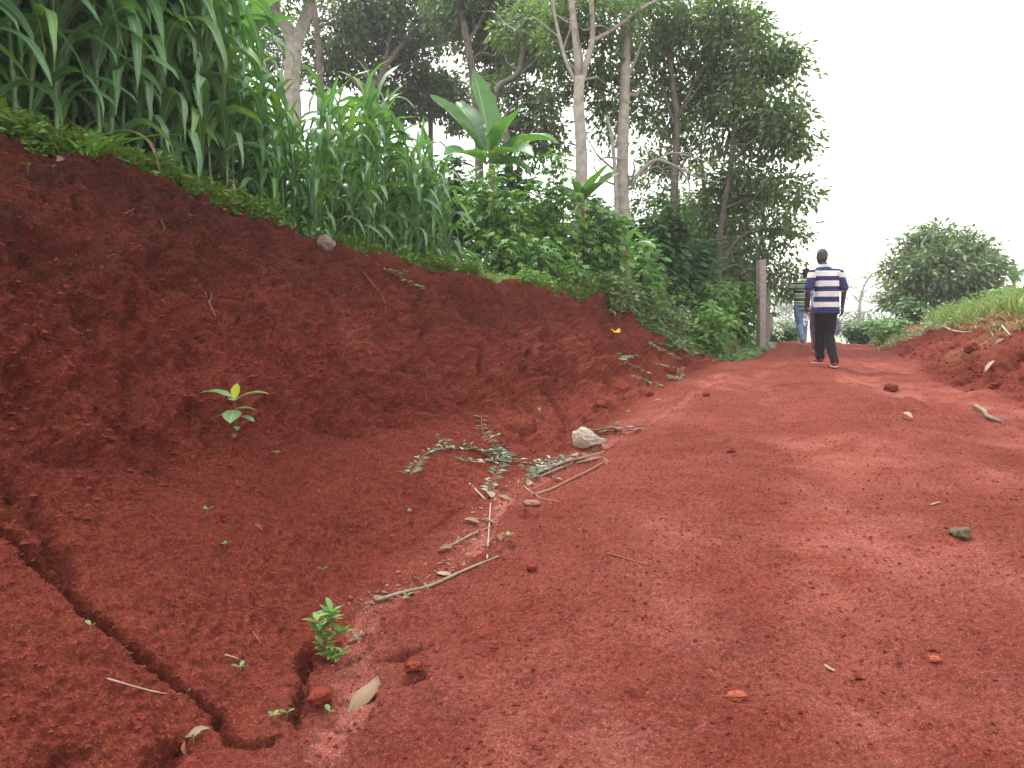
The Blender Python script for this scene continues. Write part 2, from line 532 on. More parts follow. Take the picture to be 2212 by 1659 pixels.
Pf = P.reshape(-1, 3)
Df = D.reshape(-1)
packed = (w_road * (0.30 + 0.45 * sstep(-0.1, 0.35, fbm(P * np.array([1.1, 0.5, 1.0]) + 21, 4)))).reshape(-1)
packed = np.maximum(packed, (w_road * np.clip(tr, 0, 1) * (0.45 + 0.4 * n_mid)).reshape(-1))
def carve(poly, half, depth, sharp=0.35, wob=0.3, pack=None):
    """cut a channel along a polyline"""
    global Df
    pts = [np.array(p) for p in poly]
    lo = np.min(pts, axis=0) - half * 4
    hi = np.max(pts, axis=0) + half * 4
    sel = np.where(np.all((Pf > lo) & (Pf < hi), axis=1))[0]
    q = Pf[sel]
    q = q + half * np.stack([0.9 * fbm(q * 11, 3) + 0.5 * fbm(q * 42, 2), 0.9 * fbm(q * 11 + 50, 3) + 0.5 * fbm(q * 42 + 9, 2), 0 * q[:, 0]], -1)
    best = np.full(len(sel), 9.0)
    tpos = np.zeros(len(sel))
    Ls = 0.0
    for a, b in zip(pts[:-1], pts[1:]):
        ab = b - a
        L = np.linalg.norm(ab)
        t = np.clip(((q - a) @ ab) / (L * L), 0, 1)
        d = np.linalg.norm(q - a - t[:, None] * ab, axis=1)
        m = d < best
        best[m] = d[m]
        tpos[m] = (Ls + t * L)[m]
        Ls += L
    hw = half * (1 + wob * fbm(q * 9.0, 3) + 0.30 * fbm(q * 30.0, 3)) * np.clip(np.minimum(tpos, Ls - tpos) / (half * 2.0) + 0.25, 0.25, 1)
    k = 1 - sstep(1 - sharp, 1 + sharp * 0.6, best / hw)
    Df[sel] -= depth * k * (1 + 0.3 * fbm(q * 6.0, 2))
    if pack is not None:
        packed[sel] = np.maximum(packed[sel], pack * (1 - sstep(0.7, 1.5, best / hw)))
def dent(dx, dy, r, h, stretch=1.0, ang=0.0):
    c, nrm = spot(dx, dy)
    if c is None: return
    d = Pf - np.array(c)
    sel = np.where(np.einsum('ij,ij->i', d, d) < (r * 3 * max(1, stretch)) ** 2)[0]
    q = d[sel]
    ca, sa = math.cos(ang), math.sin(ang)
    x = (q[:, 0] * ca + q[:, 1] * sa) / stretch
    y = -q[:, 0] * sa + q[:, 1] * ca
    rr = np.sqrt(x * x + y * y + q[:, 2] ** 2) / r * (1 + 0.55 * fbm(Pf[sel] * (1.2 / r), 4))
    Df[sel] += h * (1 - sstep(0.25, 1.15, rr)) * (1 + 0.35 * fbm(Pf[sel] * 22, 3))
crack = [(-60, 1050), (0, 1130), (55, 1190), (110, 1242), (180, 1315), (270, 1385), (330, 1432), (385, 1482), (440, 1512), (475, 1535)]
carve(spots(crack), 0.026, 0.12, 0.5, 0.45)
carve(spots([(0, 1010), (60, 1080), (115, 1190), (150, 1260)]), 0.05, 0.09, 0.8, 0.5)
carve(spots([(470, 1530), (485, 1572), (520, 1600), (565, 1606), (600, 1590)]), 0.026, 0.075, 0.5, 0.45)
carve(spots([(672, 1395), (655, 1440), (655, 1480), (640, 1530), (632, 1560)]), 0.026, 0.09, 0.5, 0.5)
carve(spots([(400, 1590), (350, 1640), (300, 1670)]), 0.035, 0.07, 0.6, 0.5)
drain = [(650, 1690), (690, 1640), (745, 1560), (775, 1490), (760, 1400), (780, 1330), (850, 1285), (940, 1245), (1030, 1190), (1062, 1120), (1105, 1065), (1180, 1030), (1270, 985), (1340, 940), (1420, 905), (1500, 850), (1570, 800)]
carve(spots(drain), 0.075, 0.035, 0.7, 0.35, pack=0.95)
carve(spots([(830, 1190), (900, 1165), (960, 1125), (1000, 1095)]), 0.025, 0.018, 0.7, 0.6)
for a in ((700, 1400, 0.085, -0.11), (655, 1420, 0.05, -0.05), (740, 1410, 0.05, -0.06), (690, 1515, 0.045, 0.045), (835, 1350, 0.13, 0.055), (900, 1440, 0.055, 0.04),
          (1000, 1325, 0.06, 0.025), (1150, 1232, 0.05, 0.03), (1140, 1110, 0.09, 0.035), (1130, 1118, 0.03, -0.04), (1290, 965, 0.10, 0.06), (1255, 1005, 0.07, 0.05),
          (820, 1265, 0.03, 0.03), (640, 1560, 0.03, -0.02), (540, 935, 0.10, -0.07), (140, 1640, 0.06, -0.06), (1385, 850, 0.10, 0.06), (1310, 880, 0.10, 0.06), (1250, 905, 0.08, 0.05),
          (1925, 836, 0.10, 0.09), (1925, 848, 0.05, -0.08), (1950, 885, 0.35, 0.10), (2100, 905, 0.30, 0.09), (2170, 930, 0.12, -0.08), (2060, 880, 0.3, 0.06), (1200, 730, 0.10, -0.10), (1080, 690, 0.12, -0.09)):
    dent(*a)
dent(865, 1412, 0.045, -0.075, 2.3, 0.25)
dent(895, 1468, 0.035, -0.045, 1.8, 0.25)
for a in ((2093, 782, 0.15, -0.16, 1.6, 0.3), (2076, 815, 0.14, -0.17, 1.7, 0.2), (2189, 783, 0.16, -0.16, 1.5, 0.4), (2174, 808, 0.11, -0.12, 1.4, 0.4), (1973, 778, 0.11, -0.12, 1.6, 0), (2150, 842, 0.1, -0.12, 1.5, 0),
          (2054, 756, 0.13, -0.13, 1.5, 0), (1880, 742, 0.13, 0.07, 1.4, 0), (1955, 745, 0.2, 0.08, 1.5, 0), (2010, 800, 0.22, 0.07, 1.6, 0.2), (2130, 800, 0.2, 0.08, 1.2, 0), (2000, 850, 0.09, -0.06, 1.3, 0), (2140, 860, 0.25, 0.08, 1.5, 0.2)):
    dent(*a)
# faint footprints and scuffs on the road
rf = random.Random(21)
for k_ in range(46):
    fy_ = rf.uniform(860, 1600)
    fx_ = rf.uniform(1350 + (1600 - fy_) * 0.18 - 300 * (fy_ > 1250), 2150)
    dent(fx_, fy_, rf.uniform(0.04, 0.055), rf.uniform(-0.026, -0.012), rf.uniform(2.0, 2.8), rf.uniform(0.8, 1.5))
for k_ in range(60):
    fy_ = rf.uniform(880, 1640)
    dent(rf.uniform(1250 - (fy_ - 880) * 0.5, 2200), fy_, rf.uniform(0.02, 0.06), rf.uniform(0.006, 0.02), rf.uniform(1, 1.6), rf.uniform(0, 3))
# shelf of darker hollows high on the near bank
for a in ((345, 560, 0.16, -0.16), (385, 470, 0.14, -0.15), (275, 565, 0.10, -0.12), (100, 555, 0.22, -0.14), (470, 560, 0.2, -0.10), (560, 520, 0.16, -0.08), (200, 700, 0.2, -0.10), (60, 860, 0.2, -0.09), (420, 760, 0.12, -0.08),
          (330, 980, 0.14, -0.06), (600, 900, 0.12, -0.07), (160, 960, 0.2, 0.06), (760, 920, 0.1, -0.06), (520, 700, 0.2, 0.07), (250, 620, 0.2, 0.09), (900, 720, 0.06, -0.14), (880, 790, 0.05, -0.10), (1195, 700, 0.06, -0.12), (1000, 820, 0.12, -0.08)):
    dent(*a)

G = (Pf + N.reshape(-1, 3) * Df[:, None]).reshape(NV, NU, 3)
N = grid_normals(G)
ztoe = pchip(net[:, 8, 2], vv)[:, None]
zcr = pchip(net[:, 4, 2], vv)[:, None]
hrel = (G[..., 2] - ztoe) / np.maximum(zcr - ztoe, 0.25)
topsoil = sstep(0.45, 0.98, hrel + 0.22 * n_big + 0.1 * n_mid) * sstep(6.6, 5.2, U) * (1 - sstep(7.4, 8.4, Vv)) * (0.55 + 0.45 * left)
topsoil = np.maximum(topsoil, w_field * 0.8)
tan = sstep(11.3, 12.2, U) * (1 - sstep(13.2, 13.6, U)) * np.exp(-((Vv - 7.35) / 0.35) ** 2) * sstep(-0.2, 0.2, n_mid + 0.2)
streak = w_face * w_tall * np.exp(-((r1 - 0.42) / 0.12) ** 2) * sstep(0.1, 0.4, fbm(P * 1.1 + 90, 2)) * 0.25
packed = np.maximum(packed, streak.reshape(-1))
ground_me = np_mesh('ground', G.reshape(-1, 3), base_quads, np.full(len(base_quads), 4), True,
                    {'packed': packed, 'topsoil': topsoil, 'tan': tan})
ground = kind(link('ground', ground_me, M['soil']), 'structure', 'bare red earth road, eroded cut bank and field')
BVH = bvh_of(ground_me)
def ground_z(x, y):
    h = BVH.ray_cast(Vector((x, y, 60)), Vector((0, 0, -1)), 200)
    return h[0].z if h[0] is not None else -4.0
def on_ground(dx, Y):
    """ground point straight below/above the sight line column dx at the depth Y"""
    p = P3(dx, 700, Y)
    return Vector((p.x, Y, ground_z(p.x, Y)))

# far land out to the horizon
fb = MB()
fx = [-900, -200, -70, 70, 200, 900]
fy = [-300, -40, 90, 250, 900]
fb.add([(x, y, -5.2 + 1.5 * math.sin(x * 0.013 + 1) * math.cos(y * 0.017)) for y in fy for x in fx],
       [(j * 6 + i, j * 6 + i + 1, (j + 1) * 6 + i + 1, (j + 1) * 6 + i) for j in range(4) for i in range(5)])
kind(fb.build('terrain', M['far_ground']), 'structure', 'low green land beyond the crest of the road')

def sample_grid(n, v0, v1, u0, u1, weight=None):
    """random points on the finished ground inside a strip; returns positions and normals"""
    i = np.where((vv >= v0) & (vv <= v1))[0]
    j = np.where((uu >= u0) & (uu <= u1))[0]
    A = G[np.ix_(i, j)]
    area = np.linalg.norm(np.cross(A[1:, :-1] - A[:-1, :-1], A[:-1, 1:] - A[:-1, :-1]), axis=2)
    if weight is not None:
        area = area * weight(A[:-1, :-1])
    p = area.ravel() / area.sum()
    k = RNG.choice(len(p), n, p=p)
    a, b = np.unravel_index(k, area.shape)
    s, t = RNG.random((n, 1)), RNG.random((n, 1))
    pos = A[a, b] + (A[a + 1, b] - A[a, b]) * s + (A[a, b + 1] - A[a, b]) * t
    return pos, N[np.ix_(i, j)][a, b]

# loose crumbs of soil lying everywhere on the cut: nobody could count them
def crumbs(name, n, v0, v1, u0, u1, s0, s1, label, wfun=None):
    pos, nr = sample_grid(n, v0, v1, u0, u1, wfun)
    base = np.array([(1, 0, 0), (-0.5, 0.87, 0), (-0.5, -0.87, 0), (0.1, 0, 0.5), (0, 0, -0.5)])
    fc = np.array([(0, 1, 3), (1, 2, 3), (2, 0, 3), (1, 0, 4), (2, 1, 4), (0, 2, 4)])
    sz = s0 * (s1 / s0) ** (RNG.random(n) ** 2.2)
    a = RNG.random(n) * 6.28
    V = base[None] * (0.6 + 0.8 * RNG.random((n, 5, 3))) * sz[:, None, None]
    ca, sa = np.cos(a)[:, None], np.sin(a)[:, None]
    x = V[..., 0] * ca - V[..., 1] * sa
    y = V[..., 0] * sa + V[..., 1] * ca
    V = np.stack([x, y, V[..., 2]], -1) + pos[:, None] + (nr * sz[:, None] * 0.15)[:, None]
    Fc = fc[None] + (np.arange(n) * 5)[:, None, None]
    me = np_mesh(name, V.reshape(-1, 3), Fc.reshape(-1), np.full(n * 6, 3), False,
                 {'packed': np.zeros(n * 5), 'topsoil': np.zeros(n * 5)})
    return kind(link(name, me, M['crumb']), 'stuff', label)
near = lambda A: 1.0 / np.maximum(np.linalg.norm(A - np.array(EYE), axis=2), 2.0) ** 1.6
crumbs('soil_crumbs', 40000, 1.2, 9.0, 6.0, 11.2, 0.003, 0.015, 'loose crumbs of red soil strewn over the road and the foot of the bank', near)
crumbs('bank_crumbs', 12000, 1.2, 8.5, 4.0, 6.3, 0.005, 0.024, 'loose crumbs of dark red soil clinging to the cut bank', near)
crumbs('mound_crumbs', 1500, 5.8, 9.5, 11.0, 13.4, 0.010, 0.05, 'lumps of red soil strewn on the low mound beside the road')
# ------------------------------------------------------------------ people
def blob_mesh(name, prims, voxel=0.011, smooth=6, fold=0.0, fold_f=7.0, seed=0):
    """one continuous surface grown round capsules, ellipsoids and lofted sections"""
    bm = bmesh.new()
    def sph(c, r):
        bmesh.ops.create_icosphere(bm, subdivisions=3, radius=1.0, matrix=Matrix.Translation(c) @ Matrix.Diagonal((*r, 1)))
    for p in prims:
        if p[0] == 'c':
            a, ra, b, rb = Vector(p[1]), p[2], Vector(p[3]), p[4]
            sph(a, (ra,) * 3)
            sph(b, (rb,) * 3)
            d = b - a
            q = d.to_track_quat('Z', 'Y').to_matrix().to_4x4()
            bmesh.ops.create_cone(bm, cap_ends=True, segments=20, radius1=ra, radius2=rb, depth=d.length, matrix=Matrix.Translation((a + b) / 2) @ q)
        elif p[0] == 'e':
            sph(Vector(p[1]), p[2])
        elif p[0] == 'l':
            rings = []
            for (c, rx, ry) in p[1]:
                rings.append([bm.verts.new((c[0] + math.cos(t) * rx, c[1] + math.sin(t) * ry, c[2])) for t in [2 * math.pi * k / 28 for k in range(28)]])
            for A, B in zip(rings, rings[1:]):
                for k in range(28):
                    bm.faces.new((A[k], A[(k + 1) % 28], B[(k + 1) % 28], B[k]))
            bm.faces.new(rings[0][::-1])
            bm.faces.new(rings[-1])
    me = bpy.data.meshes.new(name + '_raw')
    bm.to_mesh(me)
    bm.free()
    o = bpy.data.objects.new(name + '_raw', me)
    COL.objects.link(o)
    md = o.modifiers.new('r', 'REMESH')
    md.mode = 'VOXEL'
    md.voxel_size = voxel
    if smooth:
        ms = o.modifiers.new('s', 'SMOOTH')
        ms.iterations = smooth
        ms.factor = 0.5
    dg = bpy.context.evaluated_depsgraph_get()
    out = bpy.data.meshes.new_from_object(o.evaluated_get(dg))
    out.name = name
    bpy.data.objects.remove(o)
    bpy.data.meshes.remove(me)
    n = len(out.vertices)
    if fold:
        co = np.zeros(n * 3, dtype=np.float32)
        nr = np.zeros(n * 3, dtype=np.float32)
        out.vertices.foreach_get('co', co)
        out.vertices.foreach_get('normal', nr)
        co, nr = co.reshape(-1, 3), nr.reshape(-1, 3)
        h = ridged(co * np.array([fold_f, fold_f, fold_f * 0.55]) + seed, 3)
        co = co + nr * ((h - 0.35) * fold)[:, None]
        out.vertices.foreach_set('co', co.astype(np.float32).ravel())
    for q in out.polygons: q.use_smooth = True
    out.update()
    return out
def stripe_mat(name, bands, dirt=0.06, rough=0.85):
    """knitted cloth with horizontal stripes: bands = [(z_low, colour)] from the bottom up, height in metres above the soles"""
    m, n, l, b = new_mat(name)
    c = n.new('ShaderNodeTexCoord')
    nz = noise_tex(n, l, 3.5, 2, 0.5, c.outputs['Object'])
    sx = n.new('ShaderNodeSeparateXYZ')
    l.new(c.outputs['Object'], sx.inputs[0])
    z = math_(n, l, 'ADD', sx.outputs[2], math_(n, l, 'MULTIPLY', math_(n, l, 'SUBTRACT', nz.outputs[0], 0.5), 0.03))
    z = math_(n, l, 'DIVIDE', z, 2.0)
    r = n.new('ShaderNodeValToRGB')
    r.color_ramp.interpolation = 'CONSTANT'
    els = r.color_ramp.elements
    els[0].position, els[0].color = 0.0, (*bands[0][1], 1)
    els.remove(els[1])
    for zl, cc in bands[1:]:
        e = els.new(zl / 2.0)
        e.color = (*cc, 1)
    l.new(z, r.inputs[0])
    t = noise_tex(n, l, 14, 4, 0.6, c.outputs['Object'])
    l.new(mixc(n, l, maprange(n, l, t.outputs[0], 0.35, 0.7, 0, dirt * 4), r.outputs[0], mixc(n, l, 1.0, r.outputs[0], (0.7, 0.66, 0.64), 'MULTIPLY')), b.inputs['Base Color'])
    b.inputs['Roughness'].default_value = rough
    b.inputs['Specular IOR Level'].default_value = 0.2
    w = noise_tex(n, l, 400, 2, 0.5, c.outputs['Object'])
    l.new(bump(n, l, w.outputs[0], 0.2, 0.002), b.inputs['Normal'])
    return m
NAVY, WHITE, PALE = (0.022, 0.025, 0.090), (0.52, 0.50, 0.51), (0.34, 0.37, 0.41)
M['shirt_navy'] = stripe_mat('navy_white_striped_knit', [(0, NAVY), (0.885, WHITE), (0.965, NAVY), (1.04, WHITE), (1.125, NAVY), (1.195, WHITE), (1.28, NAVY), (1.345, WHITE), (1.425, NAVY), (1.478, PALE)])
M['sleeve_navy'] = stripe_mat('navy_white_sleeve_knit', [(0, WHITE), (1.128, NAVY), (1.325, WHITE), (1.40, NAVY), (1.440, PALE)])
GRN, BLK, PW = (0.10, 0.17, 0.075), (0.018, 0.020, 0.024), (0.42, 0.44, 0.36)
M['shirt_green'] = stripe_mat('green_black_striped_knit', [(0, BLK), (0.86, (0.05, 0.07, 0.13)), (0.90, PW), (0.912, GRN), (0.975, PW), (0.985, BLK), (1.03, (0.05, 0.07, 0.13)), (1.06, PW), (1.07, GRN), (1.14, PW), (1.15, BLK), (1.22, PW), (1.23, BLK), (1.27, GRN), (1.34, PW), (1.35, BLK), (1.39, GRN), (1.44, PW)])
M['shirt_plain'] = simple_mat('pale_blue_cloth', (0.36, 0.42, 0.55), (0.28, 0.33, 0.45), 10, 0.85, 0.2)
M['black_cloth'] = simple_mat('black_trousers', (0.008, 0.0075, 0.010), (0.014, 0.013, 0.016), 9, 0.85, 0.2)
M['jeans'] = simple_mat('faded_jeans', (0.15, 0.20, 0.30), (0.08, 0.12, 0.20), 9, 0.85, 0.2)
M['track'] = simple_mat('dark_track_trousers', (0.035, 0.030, 0.055), (0.05, 0.04, 0.07), 9, 0.7, 0.3)
M['red_band'] = simple_mat('red_side_band', (0.30, 0.02, 0.05), (0.24, 0.02, 0.04), 20, 0.7, 0.3)
M['white_band'] = simple_mat('white_side_band', (0.6, 0.58, 0.6), (0.5, 0.48, 0.5), 20, 0.7, 0.3)
M['skin'] = simple_mat('dark_brown_skin', (0.040, 0.022, 0.017), (0.032, 0.018, 0.014), 20, 0.5, 0.4)
M['scalp'] = simple_mat('close_cropped_hair', (0.040, 0.034, 0.034), (0.055, 0.046, 0.044), 60, 0.7, 0.3)
M['hair'] = simple_mat('short_black_hair', (0.012, 0.010, 0.010), (0.02, 0.017, 0.016), 90, 0.8, 0.2, 0.8, 0.006)
M['shoe_red'] = simple_mat('burgundy_canvas_shoe', (0.22, 0.025, 0.045), (0.15, 0.02, 0.035), 30, 0.75, 0.3)
M['shoe_tan'] = simple_mat('tan_canvas_shoe', (0.26, 0.17, 0.12), (0.20, 0.13, 0.09), 30, 0.75, 0.3)
M['sole_white'] = simple_mat('white_rubber_sole', (0.42, 0.39, 0.36), (0.30, 0.21, 0.18), 14, 0.6, 0.4)
M['sole_brown'] = simple_mat('brown_rubber_sole', (0.28, 0.15, 0.10), (0.36, 0.2, 0.14), 14, 0.7, 0.3)
M['eye'] = simple_mat('eye_white', (0.6, 0.57, 0.52), (0.5, 0.47, 0.42), 10, 0.3, 0.5)
def hand(prims, wrist, dirn, palm_n, thumb_side, spread=0.16, curl=0.5, sc=1.0):
    """palm, four fingers and thumb; dirn: wrist to knuckles, palm_n: out of the palm"""
    d = Vector(dirn).normalized()
    nn = Vector(palm_n)
    nn = (nn - d * nn.dot(d)).normalized()
    s = d.cross(nn).normalized() * thumb_side
    w = Vector(wrist)
    prims.append(('c', w, 0.024 * sc, w + d * 0.05 * sc, 0.028 * sc))
    for k in range(4):
        o = (1.5 - k) * 0.021 * sc
        L = (0.070, 0.078, 0.072, 0.056)[k] * sc
        kn = w + d * 0.082 * sc + s * o
        prims.append(('c', w + d * 0.03 * sc + s * o * 0.7, 0.016 * sc, kn, 0.0135 * sc))
        fd = (d + s * (1.5 - k) * spread).normalized()
        m1 = kn + (fd * math.cos(curl * 0.5) + nn * math.sin(curl * 0.5)) * L * 0.55
        m2 = m1 + (fd * math.cos(curl * 1.4) + nn * math.sin(curl * 1.4)) * L * 0.5
        prims.append(('c', kn, 0.0105 * sc, m1, 0.0095 * sc))
        prims.append(('c', m1, 0.0095 * sc, m2, 0.008 * sc))
    b = w + d * 0.022 * sc + s * 0.024 * sc
    t1 = b + (s * 0.75 + d * 0.6 + nn * 0.25).normalized() * 0.042 * sc
    t2 = t1 + (s * 0.25 + d * 0.9 + nn * 0.35).normalized() * 0.034 * sc
    prims.append(('c', b, 0.015 * sc, t1, 0.0115 * sc))
    prims.append(('c', t1, 0.0115 * sc, t2, 0.0095 * sc))
def shoe(prims_u, prims_s, ankle, toe_dir, pitch=0.0):
    """upper and sole of one shoe; ankle joint is 0.085 above the sole"""
    f = Vector((toe_dir[0], toe_dir[1], 0)).normalized()
    q = Matrix.Rotation(pitch, 3, Vector((f.y, -f.x, 0)))
    def T(v): return Vector(ankle) + q @ (f * v[0] + Vector((-f.y, f.x, 0)) * v[1] + Vector((0, 0, v[2])))
    prims_u.append(('c', T((-0.025, 0, -0.035)), 0.040, T((0.0, 0, 0.03)), 0.043))
    prims_u.append(('c', T((-0.02, 0, -0.04)), 0.040, T((0.10, 0, -0.048)), 0.036))
    prims_u.append(('c', T((0.08, 0, -0.045)), 0.040, T((0.165, 0, -0.055)), 0.030))
    for k in range(7):
        x = lerp(-0.055, 0.185, k / 6)
        for y in (-0.024, 0.0, 0.024):
            prims_s.append(('e', T((x, y * (1 - 0.3 * (k == 6)), -0.074)), (0.030, 0.022, 0.012)))
def person(label, Yp, dx, J, M_, rz, opts):
    """J: joints in metres (x towards the picture's right, y away from the eye, z up from the soles)"""
    p = P3(dx, 700, Yp)
    foot = Vector((p.x, Yp, ground_z(p.x, Yp)))
    root = empty('person', foot, rz)
    V = {k: Vector(v) for k, v in J.items()}
    pr = []
    hc = V['head']
    pr += [('e', hc, (0.074, 0.094, 0.112)), ('e', hc + Vector((0, 0.03, -0.055)), (0.056, 0.066, 0.062)), ('e', hc + Vector((0, 0.096, -0.015)), (0.013, 0.020, 0.022)), ('e', hc + Vector((0, 0.086, -0.060)), (0.026, 0.014, 0.012)), ('e', hc + Vector((0, 0.080, 0.02)), (0.05, 0.016, 0.014))]
    for s in (-1, 1):
        pr.append(('e', hc + Vector((s * 0.077, -0.006, -0.012)), (0.010, 0.020, 0.030)))
    ch = V['chest']
    pr += [('c', hc + Vector((0, -0.012, -0.06)), 0.058, V['neck'], 0.062)]
    hip = (V['hip_l'] + V['hip_r']) / 2
    pr.append(('l', [((hip.x, hip.y, hip.z - 0.06), 0.14, 0.10), ((hip.x, hip.y, hip.z + 0.06), 0.145, 0.105), (tuple(lerp(hip, ch, 0.45)), 0.135, 0.095), ((ch.x, ch.y, ch.z - 0.05), 0.155, 0.105), ((ch.x, ch.y, ch.z + 0.10), 0.16, 0.09), ((V['neck'].x, V['neck'].y, V['neck'].z + 0.0), 0.08, 0.07)]))
    for s in ('l', 'r'):
        pr += [('c', V['sh_' + s], 0.052, V['el_' + s], 0.040), ('c', V['el_' + s], 0.040, V['wr_' + s], 0.027)]
        pr += [('c', V['hip_' + s], 0.082, V['kn_' + s], 0.055), ('c', V['kn_' + s], 0.055, V['an_' + s], 0.036)]
        hand(pr, V['wr_' + s], opts['hand_' + s][0], opts['hand_' + s][1], opts['hand_' + s][2], opts['hand_' + s][3], opts['hand_' + s][4])
    link('body', blob_mesh('body', pr, 0.0075, 4), M['skin'], root)
    if opts.get('hair'):
        hr = link('hair', blob_mesh('hair', [('e', hc + Vector((0, -0.012, 0.026)), (0.080, 0.094, 0.100)), ('e', hc + Vector((0, -0.045, -0.02)), (0.066, 0.060, 0.07))], 0.009, 3, 0.004, 40), M[opts['hair']], root)
    for s in (-1, 1):
        e = MB().tube([hc + Vector((s * 0.031, 0.079, 0.0)), hc + Vector((s * 0.031, 0.087, 0.0))], [0.012, 0.006], 8)
        e.build('eye', M['eye'], root)
    # shirt
    hem = opts['hem']
    tz = [(hem, opts['w_hem'], 0.135), (hem + 0.12, opts['w_hem'] - 0.004, 0.140), (lerp(hem, ch.z, 0.5), opts['w_hem'] - 0.004, 0.135), (ch.z - 0.06, 0.195, 0.135), (ch.z + 0.05, 0.203, 0.122), (ch.z + 0.12, 0.185, 0.105), (V['neck'].z - 0.035, 0.120, 0.090), (V['neck'].z + 0.02, 0.070, 0.072)]
    rings = []
    for z, rx, ry in tz:
        t = min(1.0, max(0.0, (z - hip.z) / (ch.z - hip.z)))
        c = lerp(hip, ch, t)
        if z > ch.z: c = lerp(ch, V['neck'], min(1, (z - ch.z) / max(0.01, V['neck'].z - ch.z)))
        rings.append(((c.x, c.y, z), rx, ry))
    sp = [('l', rings)]
    for s in ('l', 'r'):
        sp.append(('c', lerp(ch + Vector((0, 0, 0.09)), V['sh_' + s], 0.5), 0.072, V['sh_' + s] + Vector((0, 0, -0.008)), 0.060))
    shirt = link('shirt', blob_mesh('shirt', sp, 0.010, 5, opts.get('fold', 0.014), 6.0, opts['seed']), M[opts['shirt']], root)
    for s in ('l', 'r'):
        e = lerp(V['sh_' + s], V['el_' + s], opts['sleeve'])
        link('sleeve', blob_mesh('sleeve', [('c', V['sh_' + s] + Vector((0, 0, -0.006)), 0.064, e, 0.067)], 0.010, 3, 0.010, 8.0, 3), M[opts['sleeve_mat']], shirt)
    cp = [('l', [((V['neck'].x, V['neck'].y - 0.004, V['neck'].z - 0.02), 0.082, 0.082), ((V['neck'].x, V['neck'].y, V['neck'].z + 0.028), 0.068, 0.070)])]
    link('collar', blob_mesh('collar', cp, 0.009, 2), M[opts['collar']], shirt)
    # trousers
    tp = [('l', [((hip.x, hip.y, hip.z - 0.05), 0.165, 0.125), ((hip.x, hip.y, hip.z + 0.10), 0.160, 0.120)])]
    lw = opts.get('leg', (0.105, 0.080, 0.066))
    for s in ('l', 'r'):
        an = lerp(V['an_' + s], V['kn_' + s], 0.03)
        tp += [('c', V['hip_' + s], lw[0], V['kn_' + s], lw[1]), ('c', V['kn_' + s], lw[1], an, lw[2])]
    tr_ = link('trousers', blob_mesh('trousers', tp, 0.010, 5, 0.016, 7.0, opts['seed'] + 9), M[opts['trousers']], root)
    if opts.get('bands'):
        for s, sx in (('l', -1), ('r', 1)):
            mb = MB()
            for t0, t1, a, b, ra, rb in ((0, 1, 'hip_', 'kn_', lw[0], lw[1]), (0, 1, 'kn_', 'an_', lw[1], lw[2])):
                A, B = V[a + s], V[b + s]
                n_ = 6
                pts = [(lerp(A, B, i / n_) + Vector((sx * (lerp(ra, rb, i / n_) + 0.001), 0, 0))) for i in range(n_ + 1)]
                mb.tube(pts, 0.016, 6)
            mb.build('side_band', M['red_band'], tr_)
    # shoes
    for s in ('l', 'r'):
        u, so = [], []
        shoe(u, so, V['an_' + s], opts['toe_' + s][:2], opts['toe_' + s][2])
        sh = link('shoe', blob_mesh('shoe', u, 0.009, 3), M[opts['shoe']], root)
        link('sole', blob_mesh('sole', so, 0.009, 3), M[opts['sole']], sh)
    return tag(root, label, 'person')
W = 0.0
person('person in navy and white striped shirt and black trousers walking up the road', 11.8, 1783, dict(
    head=(-0.055, 0.07, 1.642), neck=(-0.035, 0.035, 1.500), chest=(0.005, 0.02, 1.300), hip_l=(-0.065, 0.0, 0.86), hip_r=(0.085, 0.0, 0.86), kn_l=(-0.035, 0.13, 0.49), an_l=(-0.005, 0.16, 0.125), kn_r=(0.070, 0.02, 0.47), an_r=(0.075, -0.18, 0.088),
    sh_l=(-0.205, 0.02, 1.400), sh_r=(0.205, 0.02, 1.405), el_l=(-0.285, -0.03, 1.125), el_r=(0.262, 0.0, 1.120), wr_l=(-0.275, 0.05, 0.900), wr_r=(0.262, 0.04, 0.885)), M, 0.0,
    dict(hand_l=((0.0, 0.12, -1), (1, 0.3, 0), 1, 0.02, 1.1), hand_r=((0.03, 0.12, -1), (-1, 0.2, 0), -1, 0.04, 0.8), hem=0.795, w_hem=0.195, shirt='shirt_navy', sleeve_mat='sleeve_navy', sleeve=0.80, collar='shirt_plain', trousers='black_cloth', shoe='shoe_red', sole='sole_white', seed=1, toe_l=(-0.1, 1, 0.0), toe_r=(0.25, 1, 0.05), leg=(0.104, 0.078, 0.062), hair='scalp'))
person('person in green and black striped shirt and jeans, one arm stretched sideways', 17.4, 1731, dict(
    head=(0.085, 0.03, 1.590), neck=(0.06, 0.02, 1.455), chest=(0.03, 0.02, 1.255), hip_l=(-0.085, 0.0, 0.85), hip_r=(0.080, 0.0, 0.85), kn_l=(-0.045, 0.03, 0.48), an_l=(0.0, -0.14, 0.14), kn_r=(0.10, 0.10, 0.48), an_r=(0.12, 0.16, 0.086),
    sh_l=(-0.165, 0.02, 1.350), sh_r=(0.225, 0.02, 1.350), el_l=(-0.29, 0.03, 1.215), el_r=(0.28, 0.06, 1.08), wr_l=(-0.40, 0.05, 1.285), wr_r=(0.27, 0.16, 0.86)), M, 0.0,
    dict(hand_l=((-1, 0.1, 0.25), (0, -1, 0.2), 1, 0.22, 0.3), hand_r=((0, 0.3, -1), (-1, 0, 0), -1, 0.05, 0.8), hem=0.86, w_hem=0.178, shirt='shirt_green', sleeve_mat='shirt_green', sleeve=0.62, collar='black_cloth', trousers='jeans', shoe='shoe_tan', sole='sole_brown', seed=5, toe_l=(0.1, 1, 0.55), toe_r=(0.1, 1, 0.0), leg=(0.098, 0.075, 0.065), hair='hair'))
